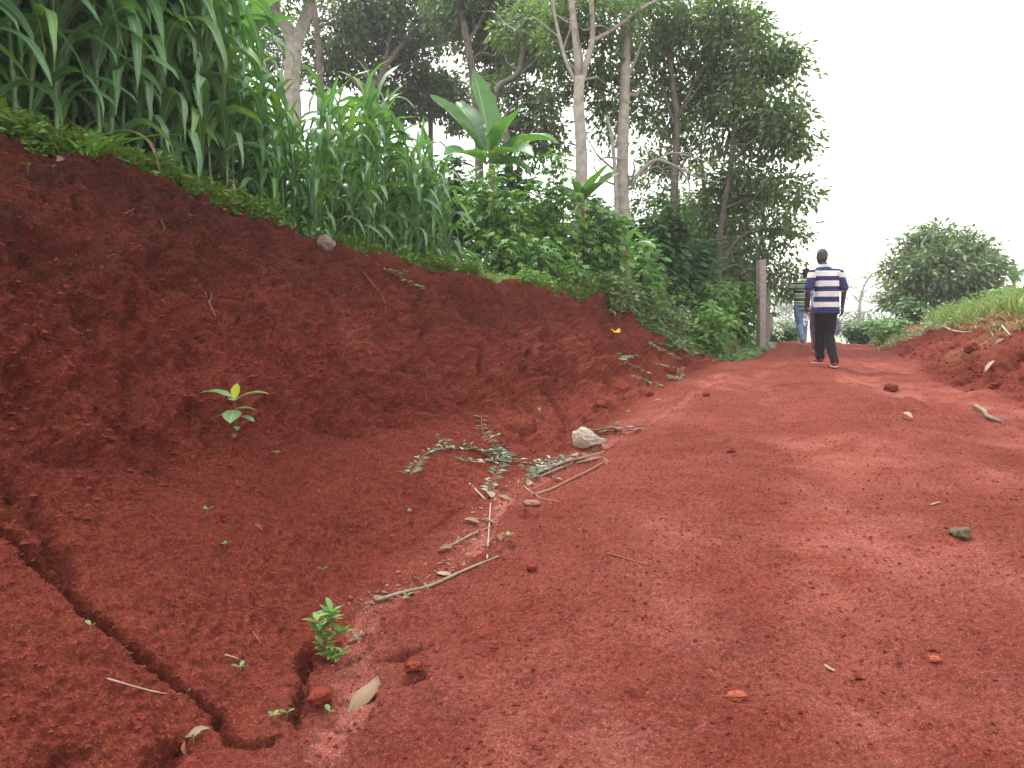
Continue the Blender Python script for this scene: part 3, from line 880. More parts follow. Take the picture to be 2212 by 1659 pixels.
pz = person('person mostly hidden behind the striped shirt, in dark trousers with red side bands', 14.6, 1772, dict(
    head=(0.03, 0.03, 1.56), neck=(0.02, 0.02, 1.43), chest=(0.01, 0.02, 1.235), hip_l=(-0.095, 0.0, 0.83), hip_r=(0.080, 0.0, 0.83), kn_l=(-0.105, -0.01, 0.46), an_l=(-0.085, -0.10, 0.090), kn_r=(0.09, 0.12, 0.47), an_r=(0.10, 0.16, 0.10),
    sh_l=(-0.195, 0.02, 1.335), sh_r=(0.205, 0.02, 1.335), el_l=(-0.235, 0.02, 1.07), el_r=(0.27, 0.02, 1.06), wr_l=(-0.20, 0.10, 0.84), wr_r=(0.27, 0.03, 0.80)), M, 0.0,
    dict(hand_l=((0, 0.2, -1), (1, 0, 0), 1, 0.05, 0.9), hand_r=((0.02, 0.05, -1), (-1, 0.1, 0), -1, 0.03, 1.2), hem=0.80, w_hem=0.185, shirt='shirt_plain', sleeve_mat='shirt_plain', sleeve=0.85, collar='shirt_plain', trousers='track', shoe='shoe_red', sole='sole_white', seed=8, toe_l=(0.15, 1, 0.1), toe_r=(0.1, 1, 0.0), hair='hair', bands=True, leg=(0.10, 0.082, 0.074)))

# water bottle in the hand of the nearest walker
def glass_mat(name, col, rough=0.08):
    m, n, l, b = new_mat(name)
    b.inputs['Base Color'].default_value = (*col, 1)
    b.inputs['Roughness'].default_value = rough
    b.inputs['Transmission Weight'].default_value = 0.85
    b.inputs['IOR'].default_value = 1.15
    return m
M['bottle'] = glass_mat('clear_bottle_plastic', (0.86, 0.90, 0.95))
M['cap_blue'] = simple_mat('blue_cap', (0.03, 0.12, 0.55), (0.02, 0.09, 0.45), 20, 0.4, 0.5)
M['label_pale'] = simple_mat('pale_blue_label', (0.45, 0.55, 0.75), (0.6, 0.66, 0.8), 40, 0.5, 0.4)
pw = P3(1783, 700, 11.8)
hb = Vector((pw.x - 0.262, 11.8 + 0.075, ground_z(pw.x, 11.8) + 0.735))
bt = empty('water_bottle', hb)
prof = [(0.0, 0.040), (0.012, 0.043), (0.05, 0.043), (0.06, 0.040), (0.07, 0.043), (0.12, 0.043), (0.13, 0.040), (0.14, 0.043), (0.19, 0.042), (0.235, 0.025), (0.25, 0.014), (0.275, 0.014)]
MB().tube([(0, 0, 0.14 - z) for z, _ in prof], [r_ for _, r_ in prof], 18).build('body', M['bottle'], bt)
MB().tube([(0, 0, 0.14 - 0.262), (0, 0, 0.14 - 0.285)], [0.0165, 0.0165], 14).build('cap', M['cap_blue'], bt)
MB().tube([(0, 0, 0.14 - 0.155), (0, 0, 0.14 - 0.185)], [0.0442, 0.0437], 18, cap=False).build('label_band', M['label_pale'], bt)
bt.rotation_euler = (R(6), R(4), 0)
tag(bt, 'clear plastic water bottle hanging cap down from the nearest walker\'s hand', 'bottle')
# cloth bag in the hand of the hidden walker
pw = P3(1772, 700, 14.6)
g0 = Vector((pw.x + 0.285, 14.6 + 0.03, ground_z(pw.x, 14.6)))
M['cloth_bag'] = simple_mat('mauve_cloth', (0.16, 0.12, 0.21), (0.10, 0.08, 0.14), 12, 0.9, 0.1)
cb = empty('cloth_bag', g0 + Vector((0, 0, 0.36)))
link('pouch', blob_mesh('pouch', [('l', [((0.0, 0, 0.0), 0.085, 0.05), ((0, 0, 0.06), 0.105, 0.065), ((0, 0, 0.18), 0.085, 0.05), ((0, 0, 0.26), 0.045, 0.03)])], 0.010, 4, 0.02, 9.0, 2), M['cloth_bag'], cb)
MB().tube([(0, 0, 0.24), (0.004, 0, 0.32), (0, 0, 0.40)], [0.008, 0.006, 0.008], 6).build('strap', M['black_cloth'], cb)
tag(cb, 'mauve cloth bag swinging from the hidden walker\'s hand', 'bag')
# ------------------------------------------------------------------ plant materials
M['maize'] = leaf_mat('maize_leaf', (0.072, 0.180, 0.078), (0.110, 0.230, 0.095), young=(0.13, 0.26, 0.05), rib=(0.26, 0.36, 0.20), rough=0.40, spec=0.5, trans=0.34, rib_w=0.86)
M['maize_dry'] = leaf_mat('withered_maize_leaf', (0.22, 0.17, 0.10), (0.16, 0.12, 0.07), rib=(0.3, 0.24, 0.16), rough=0.8, spec=0.1, trans=0.2)
M['maize_stalk'] = simple_mat('maize_stalk', (0.085, 0.15, 0.06), (0.13, 0.16, 0.08), 12, 0.55, 0.4)
M['tassel'] = simple_mat('maize_tassel', (0.34, 0.29, 0.16), (0.24, 0.21, 0.11), 30, 0.8, 0.2)
M['tree_dark'] = leaf_mat('dark_tree_leaf', (0.054, 0.104, 0.054), (0.094, 0.156, 0.068), young=(0.13, 0.20, 0.07), rough=0.40, spec=0.5, trans=0.34)
M['tree_mid'] = leaf_mat('tree_leaf', (0.075, 0.140, 0.055), (0.125, 0.200, 0.080), young=(0.21, 0.29, 0.09), rough=0.40, spec=0.5, trans=0.40)
M['tree_round'] = leaf_mat('coffee_tree_leaf', (0.085, 0.150, 0.066), (0.155, 0.225, 0.108), young=(0.26, 0.32, 0.15), rough=0.36, spec=0.6, trans=0.25)
M['far_leaf'] = leaf_mat('distant_tree_leaf', (0.075, 0.125, 0.055), (0.10, 0.15, 0.07), rough=0.6, spec=0.3, trans=0.3)
M['bush'] = leaf_mat('lobed_bush_leaf', (0.078, 0.195, 0.048), (0.120, 0.260, 0.064), young=(0.21, 0.36, 0.07), rib=(0.15, 0.26, 0.10), rough=0.45, spec=0.45, trans=0.34, rib_w=0.88)
M['bush_bright'] = leaf_mat('bright_bush_leaf', (0.075, 0.190, 0.036), (0.120, 0.260, 0.050), young=(0.20, 0.34, 0.06), rib=(0.2, 0.32, 0.10), rough=0.45, spec=0.45, trans=0.36, rib_w=0.88)
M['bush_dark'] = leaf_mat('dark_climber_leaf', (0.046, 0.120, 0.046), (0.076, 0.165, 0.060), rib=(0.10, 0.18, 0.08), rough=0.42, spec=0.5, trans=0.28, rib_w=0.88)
M['creeper'] = leaf_mat('creeper_leaf', (0.110, 0.185, 0.072), (0.170, 0.245, 0.105), young=(0.26, 0.31, 0.12), rough=0.42, spec=0.55, trans=0.28)
M['weed'] = leaf_mat('weed_leaf', (0.085, 0.170, 0.036), (0.140, 0.240, 0.050), young=(0.26, 0.32, 0.08), rough=0.5, spec=0.4, trans=0.34)
M['grass'] = leaf_mat('grass_blade', (0.095, 0.165, 0.045), (0.140, 0.205, 0.062), young=(0.30, 0.30, 0.12), rough=0.5, spec=0.35, trans=0.34)
M['straw'] = leaf_mat('dry_grass_straw', (0.30, 0.24, 0.13), (0.22, 0.18, 0.09), rough=0.8, spec=0.15, trans=0.15)
M['banana'] = leaf_mat('banana_leaf', (0.062, 0.155, 0.052), (0.080, 0.180, 0.060), rib=(0.20, 0.30, 0.14), rough=0.4, spec=0.5, trans=0.38, rib_w=0.9, dry=(0.30, 0.22, 0.09), dry_amt=0.0)
M['banana_stem'] = simple_mat('banana_stem', (0.12, 0.15, 0.06), (0.16, 0.11, 0.05), 6, 0.6, 0.4)
M['bark_pale'] = simple_mat('pale_bark', (0.34, 0.31, 0.265), (0.20, 0.175, 0.15), 7, 0.9, 0.2, 0.5, 0.02)
M['bark_grey'] = simple_mat('grey_bark', (0.17, 0.15, 0.125), (0.09, 0.078, 0.065), 8, 0.9, 0.2, 0.5, 0.02)
M['bark_dark'] = simple_mat('dark_bark', (0.095, 0.080, 0.070), (0.055, 0.048, 0.040), 8, 0.9, 0.2, 0.5, 0.02)
M['stem_green'] = simple_mat('green_stem', (0.09, 0.14, 0.05), (0.14, 0.13, 0.06), 20, 0.7, 0.3)
M['stem_red'] = simple_mat('reddish_stem', (0.19, 0.075, 0.05), (0.12, 0.07, 0.04), 20, 0.7, 0.3)

# ------------------------------------------------------------------ leaf scattering
def frames(dirs, ups):
    d = dirs / (np.linalg.norm(dirs, axis=1, keepdims=True) + 1e-9)
    s = np.cross(d, ups)
    s /= (np.linalg.norm(s, axis=1, keepdims=True) + 1e-9)
    n = np.cross(s, d)
    return np.stack([s, d, n], axis=2)                          # columns: side, along, normal
def scatter(name, tv, tf, pos, dirs, ups, size, mat, parent=None, rib=None, smooth=False, rnd=None):
    """one mesh of many leaves: template points (side, along, normal)"""
    tv = np.asarray(tv, float)
    n, k = len(pos), len(tv)
    Rm = frames(dirs, ups)
    V = np.einsum('nij,kj->nki', Rm, tv) * np.asarray(size).reshape(-1, 1, 1) + pos[:, None]
    flat, sizes = [], []
    for f in tf:
        flat.append(np.asarray(f)[None, :] + (np.arange(n) * k)[:, None])
        sizes.append(np.full(n, len(f)))
    # interleave by face of template
    ff = np.concatenate([a.ravel() for a in flat])
    ss = np.concatenate(sizes)
    rr = RNG.random(n) if rnd is None else rnd
    at = {'rnd': np.repeat(rr, k)}
    if rib is not None:
        at['rib'] = np.tile(rib, n)
    me = np_mesh(name, V.reshape(-1, 3), ff, ss, smooth, at)
    return link(name, me, mat, parent)
LEAF_D = (np.array([(0, 0, 0), (0.20, 0.42, 0.05), (0, 1, -0.12), (-0.20, 0.42, 0.05), (0, 0.45, -0.03)]), [(0, 1, 4), (1, 2, 4), (0, 4, 3), (4, 2, 3)])
LEAF_S = (np.array([(0, 0, 0), (0.22, 0.45, 0.06), (0, 1, -0.1), (-0.22, 0.45, 0.06)]), [(0, 1, 2), (0, 2, 3)])
def lobed(n=5):
    """palmate leaf with pointed lobes"""
    V, rib = [(0, 0, 0)], [1.0]
    tips = [(-78, 0.55), (-40, 0.78), (0, 1.0), (40, 0.78), (78, 0.55)]
    ring = []
    a0 = -125
    seq = [(-120, 0.30)]
    for i, (a, r) in enumerate(tips):
        seq.append((a, r))
        if i < 4:
            seq.append(((a + tips[i + 1][0]) / 2, 0.50 if i in (1, 2) else 0.42))
    seq.append((120, 0.30))
    c = (0, 0.30)
    V = [(c[0], c[1], 0.0), (0, 0, 0.02)]
    rib = [1.0, 1.0]
    for i, (a, r) in enumerate(seq):
        t = math.radians(a)
        tip = (i % 2 == 1)
        V.append((math.sin(t) * r * 0.72, 0.30 + math.cos(t) * r * 0.70, -0.22 * r * r + (0.0 if tip else 0.05)))
        rib.append(0.75 if tip else 0.0)
    Fc = [(0, i + 1, i) for i in range(2, len(V) - 1)] + [(0, 2, 1), (0, 1, len(V) - 1)]
    return np.array(V), Fc, np.array(rib)
LOB_V, LOB_F, LOB_R = lobed()
HEART_V = np.array([(0, 0, 0), (0.30, -0.08, 0.03), (0.42, 0.25, 0.05), (0.26, 0.62, 0.02), (0, 1.0, -0.14), (-0.26, 0.62, 0.02), (-0.42, 0.25, 0.05), (-0.30, -0.08, 0.03), (0, 0.45, -0.02)])
HEART_F = [(0, 1, 8), (1, 2, 8), (2, 3, 8), (3, 4, 8), (4, 5, 8), (5, 6, 8), (6, 7, 8), (7, 0, 8)]

def blade(length, width, elev, droop, twist=0.0, segs=10, fold=0.35, wavy=0.0, peak=0.35, curl=0.0, seed=0, base_w=0.35, tatter=0.0, brk=0.0):
    """long leaf that starts at the origin towards +Y, elevation elev, bends down by droop over its length"""
    rs = random.Random(seed)
    V, rib = [], []
    p = Vector((0, 0, 0))
    ang = elev
    yaw = 0.0
    ph = rs.random() * 6
    for i in range(segs + 1):
        t = i / segs
        if t <= peak:
            w = base_w + (1 - base_w) * math.sin(t / peak * math.pi / 2)
        else:
            w = math.cos((t - peak) / (1 - peak) * math.pi / 2) ** 0.75
        w = max(w, 0.02) * width * 0.5
        d = Vector((math.sin(yaw) * math.cos(ang), math.cos(yaw) * math.cos(ang), math.sin(ang)))
        side = Vector((math.cos(yaw), -math.sin(yaw), 0))
        tw = twist * t
        nrm = side.cross(d)
        s2 = side * math.cos(tw) + nrm * math.sin(tw)
        n2 = -side * math.sin(tw) + nrm * math.cos(tw)
        wl_ = wavy * math.sin(t * 21 + ph) * width
        wr_ = wavy * math.sin(t * 19 + ph + 2) * width
        cutl = 1 - tatter * rs.random()
        cutr = 1 - tatter * rs.random()
        V.append(p - s2 * w * cutl + n2 * (fold * w + wl_))
        V.append(p)
        V.append(p + s2 * w * cutr + n2 * (fold * w + wr_))
        rib += [0.0, 1.0, 0.0]
        step = length / segs
        p = p + d * step
        ang -= droop / segs * ((1 - brk) * (0.5 + 1.1 * t) + brk * 2.9 * math.exp(-((t - 0.36) / 0.19) ** 2))
        yaw += curl / segs
    Fc = []
    for i in range(segs):
        a = i * 3
        Fc += [(a, a + 1, a + 4, a + 3), (a + 1, a + 2, a + 5, a + 4)]
    return [tuple(v) for v in V], Fc, rib
def blade_mesh(name, *a, **k):
    V, Fc, rib = blade(*a, **k)
    mb = MB().add(V, Fc, rib)
    return mb.mesh(name)

# ------------------------------------------------------------------ maize
def maize_kit(seed, tassel=False, dry=3):
    rs = random.Random(seed)
    kit = []
    H = 2.0 + 0.25 * rs.random()
    lean = Vector((rs.uniform(-0.05, 0.05), rs.uniform(-0.05, 0.05), 0))
    nodes = 13
    pts, rad = [], []
    for i in range(nodes + 1):
        t = i / nodes
        pts.append(Vector((lean.x * t * t * 2 + rs.uniform(-0.006, 0.006), lean.y * t * t * 2 + rs.uniform(-0.006, 0.006), H * 0.92 * t)))
        rad.append(lerp(0.0135, 0.0045, t))
    mb = MB()
    mb.tube(pts, rad, 6)
    kit.append(('stalk', mb.mesh('stalk'), 'maize_stalk', Matrix.Identity(4)))
    az0 = rs.random() * 6.28
    nl = 18
    for i in range(nl):
        t = 0.05 + 0.91 * i / (nl - 1)
        z = H * 0.92 * t
        az = az0 + math.pi * (i % 2) + rs.uniform(-0.5, 0.5)
        L = (0.54 + 0.30 * math.sin(min(1, t * 1.25) * math.pi * 0.75)) * rs.uniform(0.85, 1.1)
        W = 0.078 * (0.65 + 0.55 * math.sin(t * math.pi * 0.8)) * rs.uniform(0.9, 1.15)
        if t > 0.88:
            el, dr = R(rs.uniform(72, 84)), R(rs.uniform(20, 80))
            L *= 0.85
        else:
            el, dr = R(rs.uniform(58, 76)), R(rs.uniform(125, 175))
        withered = i < dry and rs.random() < 0.16
        if withered:
            el, dr, W, L = R(25), R(120), W * 0.55, L * 0.8
        me = blade_mesh('leaf', L, W, el, dr, twist=rs.uniform(-1.3, 1.3), segs=11, fold=rs.uniform(0.2, 0.5), wavy=0.085, peak=0.32, curl=rs.uniform(-0.5, 0.5), seed=seed * 50 + i, brk=rs.uniform(0.1, 0.85))
        x = Vector((lean.x * t * t * 2, lean.y * t * t * 2, z))
        kit.append(('leaf', me, 'maize_dry' if withered else 'maize', Matrix.Translation(x) @ Matrix.Rotation(az, 4, 'Z')))
    if tassel:
        mb = MB()
        top = Vector((lean.x * 2, lean.y * 2, H * 0.9))
        for k in range(9):
            a = rs.random() * 6.28
            sp = 0 if k == 0 else rs.uniform(0.08, 0.2)
            mb.tube([top, top + Vector((math.cos(a) * sp * 0.4, math.sin(a) * sp * 0.4, 0.16)), top + Vector((math.cos(a) * sp, math.sin(a) * sp, 0.27)), top + Vector((math.cos(a) * sp * 1.6, math.sin(a) * sp * 1.6, 0.30))], [0.004, 0.005, 0.004, 0.002], 4)
        kit.append(('tassel', mb.mesh('tassel'), 'tassel', Matrix.Identity(4)))
    for _, me, mt, _m in kit:
        if not me.materials:
            me.materials.append(M[mt])
    return kit
KITS = [maize_kit(s, tassel=(s % 5 == 0), dry=2 + s % 3) for s in range(9)]
def place_kit(name, kit, loc, rz, sc, tilt=(0, 0)):
    r = empty(name, loc, rz)
    r.rotation_euler = (tilt[0], tilt[1], rz)
    r.scale = (sc, sc, sc)
    for nm, me, mt, mx in kit:
        o = bpy.data.objects.new(nm, me)
        o.parent = r
        o.matrix_local = mx
        COL.objects.link(o)
    return r
crest_line = pchip(net[:, 4], np.linspace(1.0, 6.0, 400))
cl_len = np.concatenate([[0], np.cumsum(np.linalg.norm(np.diff(crest_line, axis=0), axis=1))])
def crest_at(s):
    return Vector((np.interp(s, cl_len, crest_line[:, 0]), np.interp(s, cl_len, crest_line[:, 1]), np.interp(s, cl_len, crest_line[:, 2])))
def scr(p):
    """spot of the photograph (2212 px grid) where a point is seen"""
    d = Vector(p) - EYE
    fw = Vector((0, math.cos(PITCH), -math.sin(PITCH)))
    up = Vector((0, math.sin(PITCH), math.cos(PITCH)))
    z = d.dot(fw)
    if z < 0.1: return None
    return ((512 + 788 * d.x / z) * K, (384 - 788 * d.dot(up) / z) * K)
rs = random.Random(3)
count = 0
offs = [0.34, 0.78, 1.25, 1.75, 2.3, 2.9, 3.6, 4.4, 5.3]
for ri, off in enumerate(offs):
    s = 0.4 + rs.random() * 0.2
    while s < cl_len[-1]:
        c = crest_at(s)
        p = c + NL * (off + rs.uniform(-0.1, 0.1))
        s += (0.150 if ri < 3 else 0.28) * rs.uniform(0.75, 1.3)
        q = scr((p.x, p.y, 2.8))
        if q is None or q[0] < -260 or q[0] > 985 - 12 * ri:
            continue
        z = ground_z(p.x, p.y) - 0.02
        x = q[0]
        hs = float(np.interp(x, [-300, 420, 530, 590, 650, 720, 790, 880, 985], [1.28, 1.18, 0.92, 0.64, 0.58, 0.70, 0.84, 0.74, 0.64])) * rs.uniform(0.88, 1.10)
        kit = KITS[rs.randrange(len(KITS))]
        if ri < 2 and x < 350:
            hs *= 1.05
        o = place_kit('maize_plant', kit, (p.x, p.y, z), rs.random() * 6.28, hs, (rs.uniform(-0.07, 0.07), rs.uniform(-0.07, 0.07)))
        if ri < 2:
            tag(o, 'tall green maize plant in the front rows along the crest of the red bank', 'maize plant', 'maize plants in the front rows')
        else:
            tag(o, 'green maize plant standing deeper in the field behind the front rows', 'maize plant', 'maize plants deeper in the field')
        count += 1
print('maize plants', count)

# ------------------------------------------------------------------ trees
def limb_pts(a, b, sag=0.0, wig=0.15, n=5, rs=random):
    a, b = Vector(a), Vector(b)
    L = (b - a).length
    out = []
    for i in range(n):
        t = i / (n - 1)
        p = a.lerp(b, t)
        if 0 < i < n - 1:
            p += Vector((rs.uniform(-1, 1), rs.uniform(-1, 1), rs.uniform(-1, 1))) * wig * L * 0.25
        p.z += math.sin(t * math.pi) * sag * L
        out.append(p)
    return catmull(out, 4)
def tree(name, label, trunk, r0, r1, limbs, blobs, bark, leafm, leaves=1500, leaf=0.19, seed=1, group=None, cat='tree', shell=0.55, cl_r=0.42, bare=0, tmpl=LEAF_S, limb_name='limb'):
    """trunk: points; limbs: (points, r0, r1); blobs: (centre, (rx, ry, rz), weight)"""
    rs = random.Random(seed)
    rg = np.random.default_rng(seed)
    base = Vector(trunk[0])
    root = empty(name, base)
    off = -base
    T = catmull(trunk, 6)
    mb = MB()
    n = len(T)
    rad = [lerp(r0, r1, i / (n - 1)) * (1.35 if i == 0 else (1.12 if i == 1 else 1.0)) * rs.uniform(0.94, 1.06) for i in range(n)]
    mb.tube([p + off for p in T], rad, 9)
    mb.build('trunk', M[bark], root)
    skel = [(p, rad[i]) for i, p in enumerate(T) if i > n * 0.35]
    for pts, a, b in limbs:
        L = catmull(pts, 5)
        m2 = MB()
        m2.tube([p + off for p in L], [lerp(a, b, i / (len(L) - 1)) for i in range(len(L))], 7)
        m2.build(limb_name, M[bark], root)
        skel += [(p, lerp(a, b, i / (len(L) - 1))) for i, p in enumerate(L)]
    pos, dr, up = [], [], []
    tw = MB()
    tot = sum(b[2] for b in blobs) or 1
    for c, rr, w in blobs:
        c = Vector(c)
        a, ar = min(skel, key=lambda s: (s[0] - c).length + max(0, s[0].z - c.z) * 0.8)
        bl = limb_pts(a, c, 0.08, 0.35, 5, rs)
        br = min(ar * 0.7, 0.05)
        tw.tube([p + off for p in bl], [lerp(br, 0.012, i / (len(bl) - 1)) for i in range(len(bl))], 5, cap=False)
        ncl = max(3, int(leaves * w / tot / 34))
        for _ in range(ncl):
            while True:
                v = Vector((rs.uniform(-1, 1), rs.uniform(-1, 1), rs.uniform(-1, 1)))
                if 0.05 < v.length < 1: break
            v = v.normalized() * (v.length ** shell)
            cc = c + Vector((v.x * rr[0], v.y * rr[1], v.z * rr[2]))
            if rs.random() < 0.45:
                e = bl[rs.randrange(len(bl) // 2, len(bl))]
                tw.tube([p + off for p in limb_pts(e, cc, 0.05, 0.3, 4, rs)], [lerp(0.012, 0.004, i / 12) for i in range(13)], 3, cap=False)
            k = rs.randrange(22, 46)
            g = np.clip(rg.normal(0, 1, (k, 3)), -1.7, 1.7) * np.array([1, 1, 0.6]) * cl_r * rs.uniform(0.5, 1.0) * 0.6
            pos.append(g + np.array(cc))
            out = g / (np.linalg.norm(g, axis=1, keepdims=True) + 1e-6)
            d = out * 0.8 + rg.normal(0, 0.5, (k, 3)) + np.array(v) * 0.4 + np.array([0, 0, -0.35])
            dr.append(d)
            up.append(rg.normal(0, 0.45, (k, 3)) + np.array([0, 0, 1.0]))
    for _ in range(bare):
        a, ar = skel[rs.randrange(len(skel))]
        e = a + Vector((rs.uniform(-1, 1), rs.uniform(-0.6, 0.6), rs.uniform(0.0, 0.9))) * 1.6
        tw.tube([p + off for p in limb_pts(a, e, 0.05, 0.5, 5, rs)], [lerp(min(ar * 0.5, 0.03), 0.005, i / 16) for i in range(17)], 4, cap=False)
    if tw.v:
        kind(tw.build('twigs', M[bark], root), 'stuff')
    if pos:
        pos = np.concatenate(pos) + np.array(off)
        dr, up = np.concatenate(dr), np.concatenate(up)
        sz = leaf * rg.uniform(0.65, 1.25, len(pos))
        scatter('crown', tmpl[0], tmpl[1], pos, dr, up, sz, M[leafm], root)
    return tag(root, label, cat, group)
def blob_at(dx, dy, rx, ry, Y, w=None):
    c = P3(dx, dy, Y)
    k = Y / 788.0 / K
    return (c, (rx * k, min(rx, ry) * k * 1.1, ry * k), (w or 1.0) * rx * ry)
def up_to(dx, dy, Y):
    return P3(dx, dy, Y)
def stand(dx, Y):
    p = on_ground(dx, Y)
    p.z -= 0.05
    return p
def TT(Y, *pts):
    return [P3(x, y, Y) for x, y in pts]

tree('forked_tree', 'thick pale forked trunk rising behind the maize, farthest along the field edge', [stand(634, 20)] + TT(20, (632, 260), (630, 180), (635, 95)), 0.23, 0.19,
     [(TT(20, (635, 100), (615, 55), (590, 18), (560, -60)), 0.16, 0.11), (TT(20, (638, 100), (655, 50), (669, 5), (682, -90)), 0.16, 0.12), (TT(20, (634, 180), (660, 172), (692, 158), (700, 145)), 0.03, 0.01)],
     [blob_at(540, -30, 90, 60, 20), blob_at(700, -70, 110, 60, 20.5), blob_at(640, -60, 90, 60, 19)], 'bark_pale', 'tree_mid', 2888, 0.2, 1, bare=4)
tree('slim_tree', 'slim dark tree beside the thick forked trunk, dense dark crown behind maize', [stand(692, 24)] + TT(24, (692, 190), (684, 60), (668, -60)), 0.13, 0.07,
     [], [blob_at(720, 60, 75, 75, 25), blob_at(700, 140, 60, 50, 25.5), blob_at(600, 120, 60, 60, 27), blob_at(760, 110, 60, 70, 26), blob_at(560, 60, 70, 70, 27)], 'bark_grey', 'tree_dark', 7555, 0.2, 2, bare=4)
tree('spreading_tree', 'dark tree with several thin grey stems fanning out behind the maize', [stand(800, 25)] + TT(25, (800, 230), (815, 185), (835, 140)), 0.16, 0.10,
     [(TT(25, (835, 140), (862, 105), (905, 55), (940, 10)), 0.09, 0.04), (TT(25, (830, 150), (840, 90), (850, 30), (862, -30)), 0.07, 0.03), (TT(25, (812, 190), (775, 110), (745, 30), (735, -20)), 0.06, 0.03), (TT(25, (800, 220), (748, 150), (747, 90), (752, 20)), 0.05, 0.03)],
     [blob_at(800, 70, 70, 70, 26), blob_at(870, 60, 80, 70, 26), blob_at(920, 110, 70, 60, 26), blob_at(860, 170, 80, 45, 26.5), blob_at(800, 20, 80, 50, 25), blob_at(950, 40, 60, 60, 25), blob_at(900, 0, 80, 40, 25)], 'bark_grey', 'tree_dark', 9777, 0.2, 3, bare=8)
tree('understorey_tree', 'low black-green tree filling the gap under the leaning trunk', [stand(930, 27)] + TT(27, (930, 260), (925, 210), (930, 160)), 0.10, 0.05,
     [], [blob_at(890, 215, 80, 40, 27), blob_at(960, 205, 60, 45, 27), blob_at(1000, 250, 45, 40, 27), blob_at(830, 220, 60, 40, 27.5)], 'bark_dark', 'tree_dark', 6221, 0.2, 4, shell=0.8)
tree('leaning_tree', 'tall slender pale trunk leaning towards the forked tree, behind the banana plant', [stand(1040, 21)] + TT(21, (1034, 320), (1022, 170), (1008, 85), (990, -10), (985, -60)), 0.12, 0.08,
     [(TT(21, (1010, 95), (1040, 40), (1060, -20)), 0.05, 0.03)],
     [blob_at(1050, 50, 70, 65, 22), blob_at(990, 20, 60, 50, 22), blob_at(1060, 130, 60, 55, 22.5), blob_at(1110, 70, 60, 60, 23), blob_at(1030, -10, 80, 40, 21)], 'bark_grey', 'tree_dark', 8000, 0.2, 5, bare=4)
tree('crooked_tree', 'crooked pale tree with a kinked twisting stem behind the banana leaves', [stand(1115, 18.5)] + TT(18.5, (1098, 330), (1085, 280), (1068, 245), (1075, 190), (1118, 160), (1128, 110), (1120, 60)), 0.10, 0.05,
     [(TT(18.5, (1080, 270), (1110, 225), (1150, 190)), 0.04, 0.015), (TT(18.5, (1118, 165), (1165, 120), (1185, 50)), 0.04, 0.02)],
     [blob_at(1140, 60, 60, 60, 19), blob_at(1100, 215, 45, 40, 19.5), blob_at(1150, 240, 45, 45, 19.5), blob_at(1180, 120, 45, 50, 20), blob_at(1190, 20, 60, 50, 20), blob_at(1100, 290, 50, 35, 20), blob_at(1180, 300, 50, 40, 20)], 'bark_grey', 'tree_mid', 6665, 0.18, 6, bare=6)
tree('lichened_tree', 'straight pale lichened trunk forking high, directly behind the lobed bushes', [stand(1252, 16.5)] + TT(16.5, (1256, 400), (1255, 300), (1250, 230), (1252, 165)), 0.14, 0.105,
     [(TT(16.5, (1251, 170), (1244, 90), (1236, 20), (1230, -40)), 0.085, 0.06), (TT(16.5, (1254, 185), (1268, 130), (1280, 80), (1276, -20)), 0.07, 0.05), (TT(16.5, (1255, 200), (1222, 130), (1202, 50), (1190, -20)), 0.04, 0.03), (TT(16.5, (1278, 90), (1330, 60), (1375, 25), (1430, -5)), 0.045, 0.03)],
     [blob_at(1230, 90, 55, 60, 17.5), blob_at(1300, 110, 45, 60, 18), blob_at(1320, 30, 60, 45, 17), blob_at(1240, 20, 60, 45, 17), blob_at(1215, 200, 40, 40, 18), blob_at(1300, 200, 40, 45, 18)], 'bark_pale', 'tree_mid', 5110, 0.16, 7, bare=8)
tree('straight_tree', 'tall straight pale trunk with low crooked bare boughs, right of the lichened trunk', [stand(1362, 17.5)] + TT(17.5, (1352, 500), (1345, 420), (1346, 300), (1350, 180), (1352, 60), (1350, -40)), 0.17, 0.085,
     [(TT(17.4, (1362, 400), (1385, 368), (1420, 345), (1470, 365), (1510, 385), (1560, 395)), 0.055, 0.012), (TT(17.4, (1420, 346), (1450, 330), (1500, 340), (1540, 355)), 0.03, 0.008), (TT(17.4, (1470, 365), (1490, 400), (1480, 440), (1455, 455)), 0.025, 0.006), (TT(17.4, (1350, 345), (1310, 340), (1290, 350)), 0.03, 0.012), (TT(17.5, (1350, 180), (1372, 130), (1385, 90)), 0.04, 0.02), (TT(17.3, (1333, 520), (1330, 400), (1322, 300), (1310, 250)), 0.055, 0.03)],
     [blob_at(1400, 60, 60, 60, 18.5), blob_at(1380, 150, 40, 50, 18.5), blob_at(1330, 260, 45, 50, 19), blob_at(1400, 240, 50, 45, 19), blob_at(1390, -10, 80, 40, 18)], 'bark_pale', 'tree_mid', 4221, 0.16, 8, bare=14)
